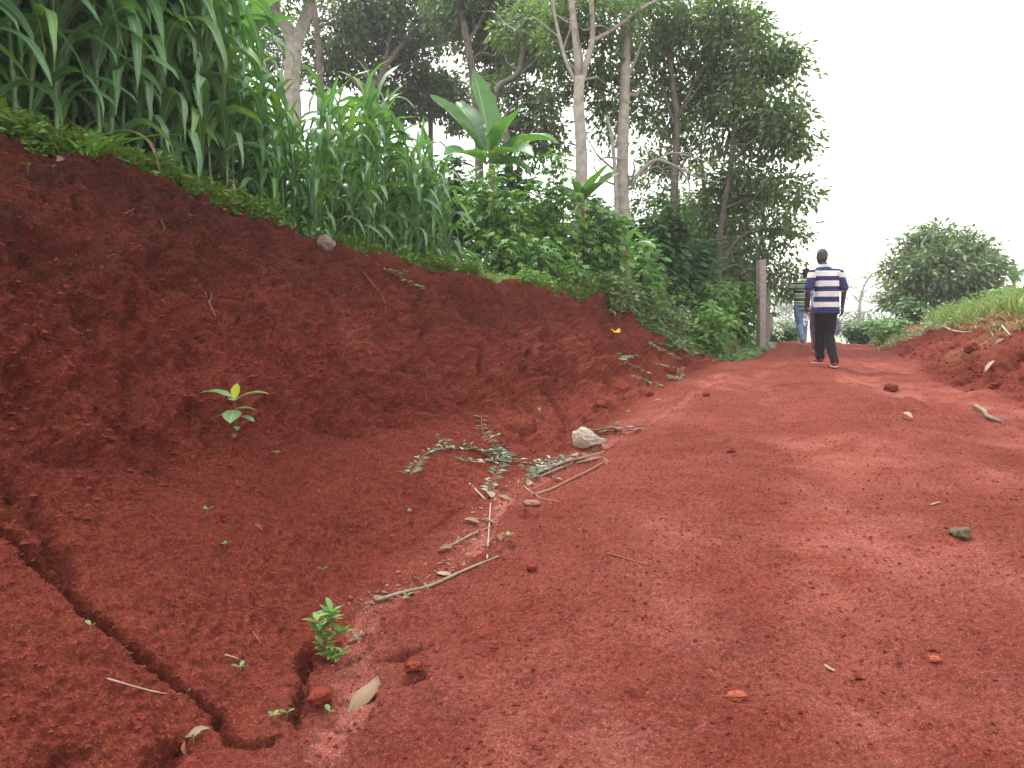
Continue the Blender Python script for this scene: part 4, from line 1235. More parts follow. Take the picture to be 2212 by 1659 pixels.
tree('grey_tree', 'slim grey-trunked tree with light green leaves between straight trunk and leafy edge tree', [stand(1458, 18.5)] + TT(18.5, (1457, 500), (1458, 380), (1462, 260), (1450, 160), (1442, 60)), 0.105, 0.06,
     [(TT(18.5, (1460, 280), (1440, 220), (1425, 180)), 0.04, 0.02), (TT(18.5, (1462, 260), (1500, 180), (1540, 120), (1580, 60)), 0.05, 0.02), (TT(18.5, (1458, 380), (1500, 320), (1550, 290)), 0.04, 0.015)],
     [blob_at(1470, 90, 70, 70, 19), blob_at(1520, 160, 70, 60, 19), blob_at(1450, 190, 55, 50, 19.5), blob_at(1480, 30, 80, 50, 19), blob_at(1500, 250, 60, 50, 19.5), blob_at(1430, 310, 50, 45, 20), blob_at(1480, 350, 50, 40, 20), blob_at(1400, 380, 45, 35, 20.5), blob_at(1420, 440, 50, 40, 20.5)], 'bark_grey', 'tree_mid', 8000, 0.16, 9, bare=8)
tree('edge_tree', 'big leafy tree at the open end of the wood, hanging out towards the road', [stand(1550, 17.5)] + TT(17.5, (1552, 560), (1562, 460), (1580, 350), (1592, 230), (1598, 120), (1590, 30)), 0.075, 0.04,
     [(TT(17.5, (1580, 350), (1630, 300), (1690, 270)), 0.05, 0.015), (TT(17.5, (1590, 250), (1640, 190), (1680, 140)), 0.05, 0.015), (TT(17.5, (1565, 450), (1620, 430), (1690, 420)), 0.04, 0.012), (TT(17.3, (1548, 590), (1590, 520), (1640, 490)), 0.04, 0.012)],
     [blob_at(1655, 120, 58, 48, 17.5), blob_at(1685, 165, 45, 45, 17.8), blob_at(1640, 215, 65, 45, 17.5), blob_at(1690, 250, 50, 35, 17), blob_at(1715, 300, 45, 28, 17), blob_at(1640, 310, 70, 45, 18), blob_at(1590, 80, 60, 65, 18), blob_at(1545, 30, 70, 50, 18), blob_at(1585, 180, 55, 55, 18.5),
      blob_at(1560, 280, 60, 50, 18.5), blob_at(1600, 390, 70, 50, 18), blob_at(1680, 400, 55, 35, 17.5), blob_at(1735, 425, 28, 20, 17), blob_at(1650, 470, 65, 45, 19.5), blob_at(1560, 460, 60, 60, 18.5), blob_at(1700, 500, 40, 35, 19.5), blob_at(1600, 550, 55, 50, 19.5), blob_at(1665, 570, 50, 45, 20), blob_at(1695, 615, 32, 40, 20), blob_at(1520, 530, 55, 50, 19)], 'bark_dark', 'tree_mid', 18518, 0.17, 10, bare=8, shell=0.6)
tree('background_tree', 'dark dense tree closing the wood behind the concrete posts', [stand(1520, 23)] + TT(23, (1520, 560), (1525, 450), (1515, 350)), 0.12, 0.06,
     [], [blob_at(1480, 470, 70, 60, 23), blob_at(1540, 520, 70, 60, 23), blob_at(1600, 610, 45, 55, 22), blob_at(1440, 530, 60, 50, 23), blob_at(1640, 640, 35, 40, 22), blob_at(1560, 600, 50, 50, 22)], 'bark_dark', 'tree_dark', 7777, 0.2, 11, shell=0.7)
tree('coffee_tree', 'round dense dome of glossy leaves on the grassy rise across the road', [stand(2040, 25)] + TT(25, (2040, 620), (2040, 570)), 0.16, 0.10,
     [(TT(25, (2040, 610), (1990, 570), (1960, 545)), 0.07, 0.02), (TT(25, (2040, 600), (2090, 560), (2120, 545)), 0.07, 0.02), (TT(25, (2040, 590), (2035, 540), (2040, 510)), 0.06, 0.02)],
     [blob_at(2035, 530, 75, 42, 24.5), blob_at(1985, 560, 60, 45, 24.5), blob_at(2100, 555, 60, 45, 24.5), blob_at(2050, 585, 95, 50, 23.8), blob_at(1960, 605, 50, 50, 24.5), blob_at(2125, 595, 48, 45, 24.5), blob_at(1960, 640, 50, 35, 24), blob_at(2030, 630, 80, 40, 24), blob_at(2110, 630, 60, 35, 24)], 'bark_dark', 'tree_round', 11500, 0.22, 12, shell=0.42, cl_r=0.36)
far = lambda dx, Y, z: Vector((P3(dx, 700, Y).x, Y, z))
tree('acacia_tree', 'pale wispy thin-leaved tree standing alone in the haze beyond the road', [far(1855, 130, -4.8)] + TT(130, (1856, 690), (1858, 650), (1868, 615), (1885, 590)), 0.34, 0.12,
     [(TT(130, (1858, 655), (1835, 630), (1815, 612)), 0.12, 0.05), (TT(130, (1862, 635), (1890, 615), (1915, 605)), 0.12, 0.05), (TT(130, (1857, 680), (1885, 668), (1910, 650)), 0.12, 0.05), (TT(130, (1856, 690), (1830, 678), (1812, 680)), 0.12, 0.05)],
     [blob_at(1880, 592, 30, 8, 130), blob_at(1830, 615, 28, 9, 130), blob_at(1905, 612, 28, 8, 130), blob_at(1850, 640, 30, 6, 130), blob_at(1900, 650, 30, 8, 130), blob_at(1830, 672, 30, 9, 130), blob_at(1890, 680, 35, 10, 130), blob_at(1820, 590, 16, 10, 130)], 'bark_grey', 'far_leaf', 3000, 0.42, 13, bare=10, cl_r=1.5)
tree('hazy_tree', 'faint pale tree in the haze seen between the posts and the walkers', [far(1705, 150, -4.8)] + TT(150, (1705, 690), (1705, 660), (1700, 635)), 0.12, 0.05,
     [], [blob_at(1700, 640, 24, 14, 150), blob_at(1712, 665, 24, 14, 150), blob_at(1690, 670, 22, 12, 150)], 'bark_grey', 'far_leaf', 2000, 0.5, 14, cl_r=1.5)
for i, (dx, dy, Y, rx, ry, lab) in enumerate([(1700, 695, 120, 40, 14, 'low hazy shrub thicket beyond the road behind the green-striped walker'), (1830, 705, 75, 45, 14, 'hazy green shrub at the foot of the wispy tree'), (1885, 708, 60, 40, 16, 'grey-green shrub below the round leafy dome tree')]):
    g = far(dx, Y, -4.0)
    tree('distant_shrub', lab, [g] + TT(Y, (dx, dy + 8), (dx, dy)), 0.06, 0.03, [], [blob_at(dx, dy, rx, ry, Y), blob_at(dx - rx * 0.5, dy + 4, rx * 0.6, ry, Y), blob_at(dx + rx * 0.5, dy + 5, rx * 0.6, ry, Y)], 'bark_grey', 'far_leaf', 1500, 0.4, 20 + i, cat='shrub', cl_r=1.0)
# ------------------------------------------------------------------ bushes with lobed leaves
def bush(name, label, dx, topy, half, Y, leafm, seed, lsize=0.16, dens=1.0, cat='bush', group=None, stem='stem_green', tmpl='lobed', base_lift=0.0, floor_y=None):
    """several leafy shoots from one foot"""
    rs = random.Random(seed)
    rg = np.random.default_rng(seed)
    foot = stand(dx, Y)
    top = P3(dx, topy, Y).z
    H = max(0.35, top - foot.z)
    W = half / K / 788.0 * Y
    root = empty(name, foot)
    st = MB()
    pos, dr, up = [], [], []
    nsh = max(6, int(11 * dens * (W / 0.7)))
    for k in range(nsh):
        a = rs.random() * 6.28
        r = math.sqrt(rs.random()) * W
        e = Vector((math.cos(a) * r, math.sin(a) * r * 0.8, H * (1 - 0.30 * (r / W) ** 2) * rs.uniform(0.80, 1.08)))
        b = Vector((math.cos(a) * r * 0.3, math.sin(a) * r * 0.25, 0))
        L = limb_pts(b, e, 0.08, 0.2, 4, rs)
        st.tube(L, [lerp(0.012, 0.004, i / (len(L) - 1)) for i in range(len(L))], 4, cap=False)
        n = int(26 * dens * max(0.6, H / 1.2))
        for j in range(n):
            t = 1 - (rs.random() ** 1.25) * (0.92 if floor_y is None else floor_y)
            p = L[min(len(L) - 1, int(t * (len(L) - 1)))]
            aa = j * 2.4 + rs.uniform(-0.4, 0.4)
            el = lerp(-0.5, 0.35, t) + rs.uniform(-0.3, 0.3)
            out = Vector((math.cos(aa) * math.cos(el), math.sin(aa) * math.cos(el), math.sin(el)))
            pet = rs.uniform(0.05, 0.16) * (lsize / 0.16)
            q = p + out * pet
            pos.append(tuple(q))
            d = out + Vector((0, 0, -0.45)) + Vector((rs.uniform(-0.3, 0.3), rs.uniform(-0.3, 0.3), rs.uniform(-0.2, 0.2)))
            dr.append(tuple(d))
            up.append((rs.uniform(-0.4, 0.4) + out.x * 0.4, rs.uniform(-0.4, 0.4) + out.y * 0.4 - 0.15, 1.0))
    st.build('stems', M[stem], root)
    kind(root.children[-1], 'stuff')
    pos, dr, up = np.array(pos), np.array(dr), np.array(up)
    zt = np.clip(pos[:, 2] / H, 0, 1)
    sz = lsize * rg.uniform(0.6, 1.2, len(pos)) * (1.05 - 0.25 * zt ** 3)
    if tmpl == 'lobed':
        scatter('foliage', LOB_V, LOB_F, pos, dr, up, sz, M[leafm], root, LOB_R, smooth=True)
    elif tmpl == 'heart':
        scatter('foliage', HEART_V, HEART_F, pos, dr, up, sz, M[leafm], root, smooth=True)
    else:
        scatter('foliage', LEAF_D[0], LEAF_D[1], pos, dr, up, sz, M[leafm], root)
    return tag(root, label, cat, group)
BUSHES = [
    ('tall bright lobed-leaf bush standing in front of the lichened trunk', 1190, 318, 62, 11.9, 'bush_bright', 0.155, 1.5, 'lobed'),
    ('broad lobed-leaf bush growing at the foot of the big banana plant', 1085, 352, 85, 11.4, 'bush', 0.17, 1.6, 'lobed'),
    ('dense lobed-leaf bush behind the ragged lip of the bank', 1130, 470, 80, 10.9, 'bush', 0.15, 1.5, 'lobed'),
    ('lobed-leaf bush under the young banana leaves', 1290, 425, 75, 12.3, 'bush', 0.17, 1.6, 'lobed'),
    ('low bright lobed-leaf bush nearest the lip of the bank', 1195, 528, 62, 11.0, 'bush_bright', 0.14, 1.3, 'lobed'),
    ('lobed-leaf bush between the straight trunk and the leafy bank', 1370, 505, 70, 13.2, 'bush', 0.16, 1.5, 'lobed'),
    ('dark climber mass wrapped round the foot of the straight trunk', 1415, 405, 72, 15.2, 'bush_dark', 0.17, 2.0, 'heart'),
    ('dark climber mass at the foot of the slim grey trunk', 1490, 500, 70, 16.0, 'bush_dark', 0.17, 2.0, 'heart'),
    ('spreading lobed-leaf bush on the leafy end of the bank', 1535, 605, 65, 15.2, 'bush', 0.16, 1.6, 'lobed'),
    ('low lobed-leaf bush hanging over the slope near the first post', 1530, 655, 62, 13.9, 'bush_bright', 0.15, 1.4, 'lobed'),
    ('small lobed-leaf bush at the road side below the first post', 1505, 700, 36, 13.8, 'bush', 0.15, 1.2, 'lobed'),
    ('low leafy mound of creeper above the butterfly', 1345, 610, 60, 12.9, 'creeper', 0.11, 2.0, 'plain'),
    ('low leafy mound of creeper at the crest between two lobed bushes', 1420, 600, 70, 13.6, 'weed', 0.11, 2.0, 'plain'),
    ('pale trailing creeper mound on the slope towards the road', 1440, 655, 60, 13.4, 'creeper', 0.10, 2.0, 'plain'),
    ('bright weed mound on the slope beside the small lobed bush', 1556, 700, 34, 14.4, 'weed', 0.10, 1.8, 'plain'),
    ('low bright weed mound behind the ragged lip of the bank', 1250, 588, 60, 11.6, 'weed', 0.09, 2.0, 'plain'),
    ('small bright bush at the end of the maize row', 918, 512, 55, 9.6, 'bush_bright', 0.12, 1.2, 'lobed'),
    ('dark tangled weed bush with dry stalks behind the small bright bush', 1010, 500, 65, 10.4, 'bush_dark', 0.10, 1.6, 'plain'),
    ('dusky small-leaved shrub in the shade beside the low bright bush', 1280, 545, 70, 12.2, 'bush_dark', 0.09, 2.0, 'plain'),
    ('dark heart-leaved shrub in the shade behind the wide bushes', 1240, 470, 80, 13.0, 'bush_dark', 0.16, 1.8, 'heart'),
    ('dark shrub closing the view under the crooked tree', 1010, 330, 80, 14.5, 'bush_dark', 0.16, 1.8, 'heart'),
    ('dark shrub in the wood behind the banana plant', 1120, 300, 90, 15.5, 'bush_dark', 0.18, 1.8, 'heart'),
    ('dark shrub standing between the straight and the slim grey trunk', 1440, 470, 80, 17.5, 'bush_dark', 0.17, 1.8, 'heart'),
    ('green bush at the foot of the leafy edge tree', 1590, 590, 60, 16.6, 'bush', 0.16, 1.6, 'heart'),
    ('low bush beyond the foot of the concrete post', 1612, 668, 34, 17.6, 'bush', 0.13, 1.5, 'heart'),
    ('green bush beyond the posts at the bend of the road', 1700, 700, 60, 22.0, 'bush', 0.13, 1.6, 'heart'),
    ('dark green shrub on the verge across the road, below the dome tree', 1870, 690, 55, 20.0, 'bush_dark', 0.12, 1.8, 'heart'),
    ('green shrub on the verge at the corner of the mound', 1920, 680, 55, 18.2, 'bush', 0.11, 1.8, 'heart'),
    ('leafy shrub on the grassy rise at the edge of the view', 2190, 615, 70, 18.0, 'bush', 0.11, 1.8, 'heart'),
    ('dark leafy shrub under the dome tree beside its trunk', 1960, 640, 50, 22.5, 'bush_dark', 0.15, 1.6, 'heart'),
]
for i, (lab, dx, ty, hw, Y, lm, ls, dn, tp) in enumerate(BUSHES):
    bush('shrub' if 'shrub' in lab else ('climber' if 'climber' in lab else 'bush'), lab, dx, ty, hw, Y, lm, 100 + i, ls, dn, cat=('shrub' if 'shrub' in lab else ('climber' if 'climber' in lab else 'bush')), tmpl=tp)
# shaded undergrowth behind the maize so that no daylight shows under it
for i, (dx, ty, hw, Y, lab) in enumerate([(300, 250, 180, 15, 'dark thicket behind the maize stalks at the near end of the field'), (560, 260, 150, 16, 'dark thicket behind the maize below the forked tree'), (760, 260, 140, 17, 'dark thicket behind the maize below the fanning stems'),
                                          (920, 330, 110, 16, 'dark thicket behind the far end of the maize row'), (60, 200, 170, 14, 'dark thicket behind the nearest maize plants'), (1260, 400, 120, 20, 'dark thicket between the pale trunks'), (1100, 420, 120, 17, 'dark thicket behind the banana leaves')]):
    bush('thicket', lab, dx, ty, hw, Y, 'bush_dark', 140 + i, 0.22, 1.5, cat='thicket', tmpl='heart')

# ------------------------------------------------------------------ banana plants: every leaf a part
def aim_leaf(length, width, p0, p1, mat, root, seed, arch=0.25, roll=0.0, tatter=0.26, fold=0.5, segs=22, name='leaf'):
    """leaf from p0 to p1 (world), arching upwards between"""
    p0, p1 = Vector(p0), Vector(p1)
    d = p1 - p0
    L = d.length
    hor = Vector((d.x, d.y, 0))
    az = math.atan2(hor.x, hor.y) if hor.length > 1e-4 else 0.0
    el = math.atan2(d.z, hor.length)
    bendtot = arch * 2.2
    V, Fc, rib = blade(L * (1 + arch * arch * 0.35), width, el + bendtot * 0.5, bendtot, twist=roll, segs=segs, fold=fold, wavy=0.012, peak=0.42, seed=seed, base_w=0.08, tatter=tatter)
    mb = MB().add(V, Fc, rib)
    o = mb.build(name, M[mat], root)
    o.location = p0 - Vector(root.location)
    o.rotation_euler = (0, 0, -az)
    return o
def banana(label, dx, Y, leaves, seed, name='banana_plant', stem_h=None):
    rs = random.Random(seed)
    foot = stand(dx, Y)
    root = empty(name, foot)
    hub = P3(*leaves[0][0], Y)
    mb = MB()
    mb.tube([(0, 0, 0), (hub - foot) * 0.5 + Vector((0.03, 0, 0)), hub - foot], [0.10, 0.08, 0.05], 9)
    mb.build('stem', M['banana_stem'], root)
    for i, (a, b, w, dy, arch, roll) in enumerate(leaves):
        p0 = P3(*a, Y)
        p1 = P3(*b, Y + dy)
        k = Y / 788 / K
        mb = MB()
        mb.tube([hub - foot, lerp(hub, p0, 0.5) - foot + Vector((0, 0, 0.03)), p0 - foot], [0.03, 0.022, 0.015], 5)
        mb.build('leaf_stalk', M['banana_stem'], root)
        aim_leaf(0, w * k * 1.12, p0, p1, 'banana', root, seed * 30 + i, arch, roll)
    return tag(root, label, 'banana plant')
banana('big banana plant with one tall upright leaf above the lobed bushes', 1062, 12.6, [((1062, 345), (1020, 152), 62, 0.1, 0.06, 1.0), ((1045, 330), (925, 208), 52, -0.1, 0.10, 1.1), ((1060, 340), (1128, 236), 62, -0.5, 0.12, -0.7),
       ((1070, 350), (1205, 330), 60, -0.2, 0.55, -0.4), ((1050, 356), (960, 348), 52, -0.9, 0.30, 0.5), ((1058, 352), (1150, 352), 52, -1.1, 0.32, -0.5), ((1040, 330), (985, 225), 50, 0.8, 0.15, 0.6), ((1050, 330), (1050, 240), 56, 0.7, 0.1, 0.5), ((1062, 365), (1140, 400), 44, -0.7, 0.5, 0.3)], 1)
banana('young banana plant with two broad leaves slanting up from the bushes', 1252, 12.4, [((1255, 440), (1318, 356), 46, -0.2, 0.10, -0.5), ((1262, 435), (1338, 378), 46, -0.4, 0.16, -0.9), ((1245, 440), (1232, 385), 50, -0.1, 0.08, 0.9), ((1240, 445), (1190, 410), 40, 0.3, 0.3, 0.4)], 2)
banana('small banana shoot poking out of the bushes below the straight trunk', 1350, 12.8, [((1350, 530), (1385, 488), 30, -0.1, 0.08, -0.6), ((1352, 535), (1415, 543), 30, -0.4, 0.3, -0.3), ((1345, 535), (1320, 500), 26, 0.2, 0.15, 0.5)], 3)
banana('banana plant rising behind the maize beside the forked trunk', 520, 15.0, [((530, 90), (608, 8), 60, -0.2, 0.35, -0.5), ((530, 90), (640, 55), 55, 0.1, 0.4, -0.3), ((525, 90), (470, 10), 55, 0.2, 0.25, 0.5)], 4)
banana('banana plant at the dark foot of the leafy edge tree', 1590, 20.8, [((1590, 590), (1560, 520), 46, 0.1, 0.15, 0.5), ((1592, 590), (1625, 535), 46, -0.2, 0.25, -0.6), ((1590, 592), (1655, 590), 40, -0.3, 0.5, -0.3), ((1588, 592), (1540, 575), 40, -0.3, 0.45, 0.3)], 5)
banana('banana leaves standing behind the grassy rise beside the dome tree', 2190, 26.0, [((2190, 610), (2192, 566), 22, 0.1, 0.10, 0.9), ((2196, 612), (2240, 580), 26, 0.1, 0.25, -0.4), ((2188, 612), (2165, 592), 18, -0.2, 0.3, 0.4)], 6)
r = stand(1040, 9.9)
r = empty('banana_seedling', r)
for k, (a, L) in enumerate([(0.9, 0.30), (-0.9, 0.26), (0.2, 0.22)]):
    V, Fc, rib = blade(L, 0.085, R(62), R(45), twist=0.3, segs=8, fold=0.5, peak=0.4, base_w=0.15, seed=k)
    o = MB().add(V, Fc, rib).build('leaf', M['bush_bright'], r)
    o.rotation_euler = (0, 0, -a)
tag(r, 'tiny pale green banana seedling in the weeds at the bank edge', 'seedling')

# ------------------------------------------------------------------ ground cover
def cover(name, label, n, v0, v1, u0, u1, size, mat, weight=None, lift=0.05, tmpl=LEAF_S, dirz=0.15, smooth=False):
    pos, nr = sample_grid(n, v0, v1, u0, u1, weight)
    h = RNG.random(n) ** 1.6 * lift
    pos = pos + nr * 0.01 + np.stack([RNG.normal(0, 0.02, n), RNG.normal(0, 0.02, n), h], -1)
    a = RNG.random(n) * 6.28
    d = np.stack([np.cos(a), np.sin(a), RNG.normal(dirz, 0.35, n)], -1)
    up = nr * 0.6 + RNG.normal(0, 0.35, (n, 3)) + np.array([0, 0, 0.7])
    o = scatter(name, tmpl[0], tmpl[1], pos, d, up, size * RNG.uniform(0.5, 1.3, n), M[mat], smooth=smooth)
    return kind(o, 'stuff', label)
BL_V = np.array([(-0.025, 0, 0), (0.025, 0, 0), (-0.02, 0.5, 0.05), (0.02, 0.5, 0.05), (0, 1.0, -0.10)])
BL_F = [(0, 1, 3, 2), (2, 3, 4)]
def grass(name, label, n, v0, v1, u0, u1, size, mat, weight=None, lean=0.5, tuft=6):
    m = n // tuft
    pos, nr = sample_grid(m, v0, v1, u0, u1, weight)
    pos = np.repeat(pos, tuft, 0) + RNG.normal(0, 0.018, (m * tuft, 3)) * np.array([1, 1, 0.1])
    a = RNG.random(m * tuft) * 6.28
    d = np.stack([np.cos(a) * lean, np.sin(a) * lean, RNG.uniform(0.35, 1.0, m * tuft)], -1)
    up = np.stack([-np.cos(a), -np.sin(a), np.full(m * tuft, 0.4)], -1)
    o = scatter(name, BL_V, BL_F, pos, d, up, size * RNG.uniform(0.45, 1.25, m * tuft), M[mat])
    return kind(o, 'stuff', label)
def patchy(f, seed, lo=-0.1, hi=0.25):
    return lambda A: sstep(lo, hi, fbm(A * f + seed, 3)) + 0.03
cover('weed_cover', 'low weeds along the crest of the bank below the maize', 15000, 2.2, 6.8, 3.2, 4.10, 0.070, 'weed', patchy(1.7, 3, -0.25, 0.15), 0.17, LEAF_D)
cover('field_weeds', 'low weeds covering the ground between the maize stalks', 9000, 1.5, 6.0, 2.0, 3.6, 0.07, 'bush', None, 0.16, LEAF_D)
grass('crest_grass', 'short grass tufts along the crest of the bank', 9000, 2.6, 8.2, 3.2, 4.06, 0.17, 'grass', patchy(1.6, 8), 0.7)
cover('creeper_cover', 'creeper mat hanging over the far end of the bank', 20000, 6.7, 9.2, 3.0, 4.5, 0.105, 'creeper', None, 0.34, LEAF_D)
cover('creeper_fringe', 'trailing creeper shoots at the road end of the bank', 15000, 7.0, 9.9, 3.9, 6.2, 0.085, 'creeper', lambda A: (patchy(1.6, 4, -0.4, 0.05)(A)) * sstep(12.5, 13.2, A[..., 1]), 0.14, LEAF_D)
grass('verge_grass', 'grass and weeds on the slope by the concrete posts', 12000, 6.5, 10.5, 2.3, 3.7, 0.24, 'grass', patchy(1.2, 5, -0.3, 0.2), 0.6)
cover('slope_weeds', 'leafy weeds on the slope by the concrete posts', 12000, 7.5, 11.5, 2.2, 4.4, 0.085, 'weed', patchy(1.1, 15, -0.35, 0.15), 0.22, LEAF_D)
cover('wood_floor_weeds', 'shaded weeds on the floor of the wood', 9000, 5.0, 11.0, 1.0, 2.6, 0.14, 'bush_dark', None, 0.45, LEAF_D)
grass('rise_grass', 'grass on the rise across the road above the mound', 32000, 5.8, 12.2, 13.1, 14.25, 0.42, 'grass', patchy(0.9, 33, -0.35, 0.2), 0.5)
cover('rise_weeds', 'leafy weeds on the rise across the road', 24000, 5.8, 12.5, 13.15, 14.4, 0.10, 'weed', patchy(0.8, 44, -0.3, 0.2), 0.42, LEAF_D)
cover('verge_weeds', 'weeds on the verge where the road drops from view', 6000, 9.8, 12.5, 11.0, 13.2, 0.08, 'creeper', patchy(1.3, 2, -0.2, 0.2), 0.15, LEAF_D)
grass('roadside_grass', 'short green grass at the road edge round the nearest post', 16000, 8.0, 10.6, 3.4, 8.55, 0.14, 'grass', lambda A: patchy(1.3, 91, -0.3, 0.15)(A) * sstep(13.0, 13.8, A[..., 1]), 1.1)
cover('roadside_creeper', 'low creeper leaves spilling on to the road edge before the nearest post', 9000, 7.7, 10.2, 5.0, 8.75, 0.075, 'creeper', lambda A: patchy(1.5, 55, -0.25, 0.2)(A) * sstep(12.9, 13.7, A[..., 1]), 0.06, LEAF_D)
grass('mound_straw', 'dry grass and trash along the top edge of the mound', 2400, 6.0, 9.6, 12.7, 13.25, 0.30, 'straw', patchy(1.5, 61, -0.2, 0.2), 2.2)
grass('verge_straw', 'dry straw lying on the road side below the first post', 1800, 8.4, 10.4, 3.9, 7.2, 0.32, 'straw', lambda A: patchy(1.8, 71, -0.1, 0.2)(A) * sstep(13.2, 14.2, A[..., 1]), 2.6)
# ------------------------------------------------------------------ small plants on the cut
def small_leaf_mesh(name, L, W, droop, seed, fold=0.25, peak=0.5, segs=8, wavy=0.015, elev=0.5, base_w=0.08):
    V, Fc, rib = blade(L, W, elev, droop, segs=segs, fold=fold, wavy=wavy, peak=peak, seed=seed, base_w=base_w)
    mb = MB().add(V, Fc, rib)
    return mb.mesh(name)
def lay(o, p, nrm, rz=0.0, lift=0.0):
    """set an object on the ground, its z along the ground's normal"""
    q = Vector((0, 0, 1)).rotation_difference(nrm)
    o.rotation_mode = 'QUATERNION'
    o.rotation_quaternion = q @ Quaternion((0, 0, 1), rz)
    o.location = p + nrm * lift
def spotg(dx, dy):
    for k_ in range(40):                                        # a spot just above the crest slides down to it
        h = BVH.ray_cast(EYE, ray_dir(dx, dy + 5 * k_).normalized(), 40)
        if h[0] is not None: break
    return h[0], h[1]
M['sapling'] = leaf_mat('sapling_leaf', (0.13, 0.27, 0.11), (0.17, 0.30, 0.13), rib=(0.32, 0.40, 0.24), rough=0.4, spec=0.5, trans=0.3, rib_w=0.85)
M['sapling_young'] = leaf_mat('sapling_young_leaf', (0.36, 0.38, 0.03), (0.40, 0.42, 0.05), rough=0.4, spec=0.4, trans=0.35)
M['vine'] = leaf_mat('vine_leaf', (0.048, 0.088, 0.040), (0.085, 0.135, 0.062), young=(0.16, 0.21, 0.09), rough=0.4, spec=0.5, trans=0.25)
M['dead'] = leaf_mat('dead_leaf', (0.24, 0.165, 0.110), (0.19, 0.125, 0.08), rib=(0.16, 0.10, 0.07), rough=0.75, spec=0.2, trans=0.12, tint=(1.1, 1.0, 0.85))
M['dead_red'] = leaf_mat('reddish_dead_leaf', (0.21, 0.085, 0.055), (0.16, 0.065, 0.04), rough=0.8, spec=0.15, trans=0.1, tint=(1.1, 1.0, 0.85))
M['dead_pale'] = leaf_mat('bleached_dead_leaf', (0.30, 0.23, 0.17), (0.24, 0.175, 0.125), rib=(0.20, 0.14, 0.10), rough=0.75, spec=0.2, trans=0.12, tint=(1.1, 1.0, 0.85))
M['stick'] = simple_mat('weathered_stick', (0.23, 0.185, 0.14), (0.14, 0.10, 0.07), 30, 0.85, 0.2, 0.4, 0.004)
M['stick_pale'] = simple_mat('bleached_stem', (0.33, 0.265, 0.19), (0.24, 0.175, 0.12), 30, 0.8, 0.2, 0.3, 0.003)
M['stick_red'] = simple_mat('soil_stained_stem', (0.22, 0.105, 0.065), (0.16, 0.07, 0.045), 30, 0.85, 0.2, 0.3, 0.003)
M['root'] = simple_mat('bare_root', (0.21, 0.105, 0.065), (0.16, 0.07, 0.045), 30, 0.85, 0.2)

# broad-leaved sapling on the bank
p, nr = spotg(507, 945)
sap = empty('sapling', p)
top = P3(507, 862, p.y - 0.10) - p
mb = MB()
mb.tube([(0, 0, -0.02), top * 0.4 + Vector((0.004, 0, 0)), top * 0.75, top], [0.006, 0.005, 0.004, 0.003], 6)
mb.build('stem', M['stem_green'], sap)
k = p.y / 788 / K
for i, (t, az, el, L, W, dr, mt) in enumerate([(1.0, -1.45, 0.42, 64, 34, 0.75, 'sapling'), (1.0, 1.40, 0.40, 60, 26, 0.8, 'sapling'), (1.0, 2.9, 0.1, 30, 20, 0.3, 'sapling'), (0.98, 0.2, 1.3, 30, 17, 0.2, 'sapling_young'),
                                              (0.72, 3.0, -0.2, 44, 30, 0.7, 'sapling'), (0.74, 1.0, 0.1, 40, 22, 0.7, 'sapling'), (0.55, 1.9, 0.05, 42, 20, 0.7, 'sapling'), (0.6, -1.8, 0.1, 30, 14, 0.6, 'sapling'), (0.3, 2.6, 0.0, 28, 11, 0.5, 'sapling'), (0.12, 2.9, -0.4, 15, 9, 0.3, 'dead_red')]):
    me = small_leaf_mesh('leaf', L * k * 1.22, W * k * 1.25, dr, i, 0.22, 0.55, 8, 0.02, el)
    o = link('leaf', me, M[mt], sap)
    o.location = top * t
    o.rotation_euler = (0, 0, -az)
tag(sap, 'broad-leaved sapling growing alone out of the bare red bank', 'sapling')

# leafy seedling in the pit, with dry grass roots beside it
p, nr = spotg(712, 1432)
sd = empty('seedling', p)
k = p.y / 788 / K
top = P3(716, 1320, p.y) - p
mb = MB()
mb.tube([(0, 0, -0.02), top * 0.5 + Vector((0.006, 0, 0)), top], [0.004, 0.0035, 0.002], 5)
leafs = [small_leaf_mesh('leaf', 0.075, 0.027, 0.5, i, 0.3, 0.4, 6, 0.02, 0.35) for i in range(4)]
for m_ in leafs: m_.materials.append(M['bush_bright'])
leafd = [small_leaf_mesh('leaf', 0.066, 0.025, 0.5, i, 0.3, 0.4, 6, 0.02, 0.2) for i in range(3)]
for m_ in leafd: m_.materials.append(M['weed'])
rs = random.Random(5)
for bq, (bx, by, bt) in enumerate([(0, 0, 1.0), (-0.05, -0.01, 0.62), (0.045, -0.02, 0.66), (-0.03, -0.03, 0.42), (0.02, -0.04, 0.30), (0.055, -0.03, 0.25), (-0.055, 0.0, 0.8)]):
    e = top * bt + Vector((bx, by, 0))
    st0 = top * max(0.05, bt - 0.3)
    if bq: mb.tube([st0, lerp(st0, e, 0.6) + Vector((0, 0, 0.006)), e], [0.0022, 0.002, 0.0015], 4)
    for j in range(10 if bq else 18):
        a = j * 2.2 + rs.random()
        o = link('leaf', (leafs if bt > 0.6 else leafd)[j % 3], None, sd)
        o.location = e - (e - st0) * (j * 0.06 if bq else j * 0.05)
        o.rotation_euler = (rs.uniform(-0.2, 0.5), rs.uniform(-0.2, 0.2), a)
        s = rs.uniform(0.55, 1.05)
        o.scale = (s, s, s)
mb.build('stem', M['stem_red'], sd)
tag(sd, 'small leafy green seedling standing in the eroded pit by the drain', 'seedling')
p, nr = spotg(772, 1385)
rt = MB()
rs = random.Random(9)
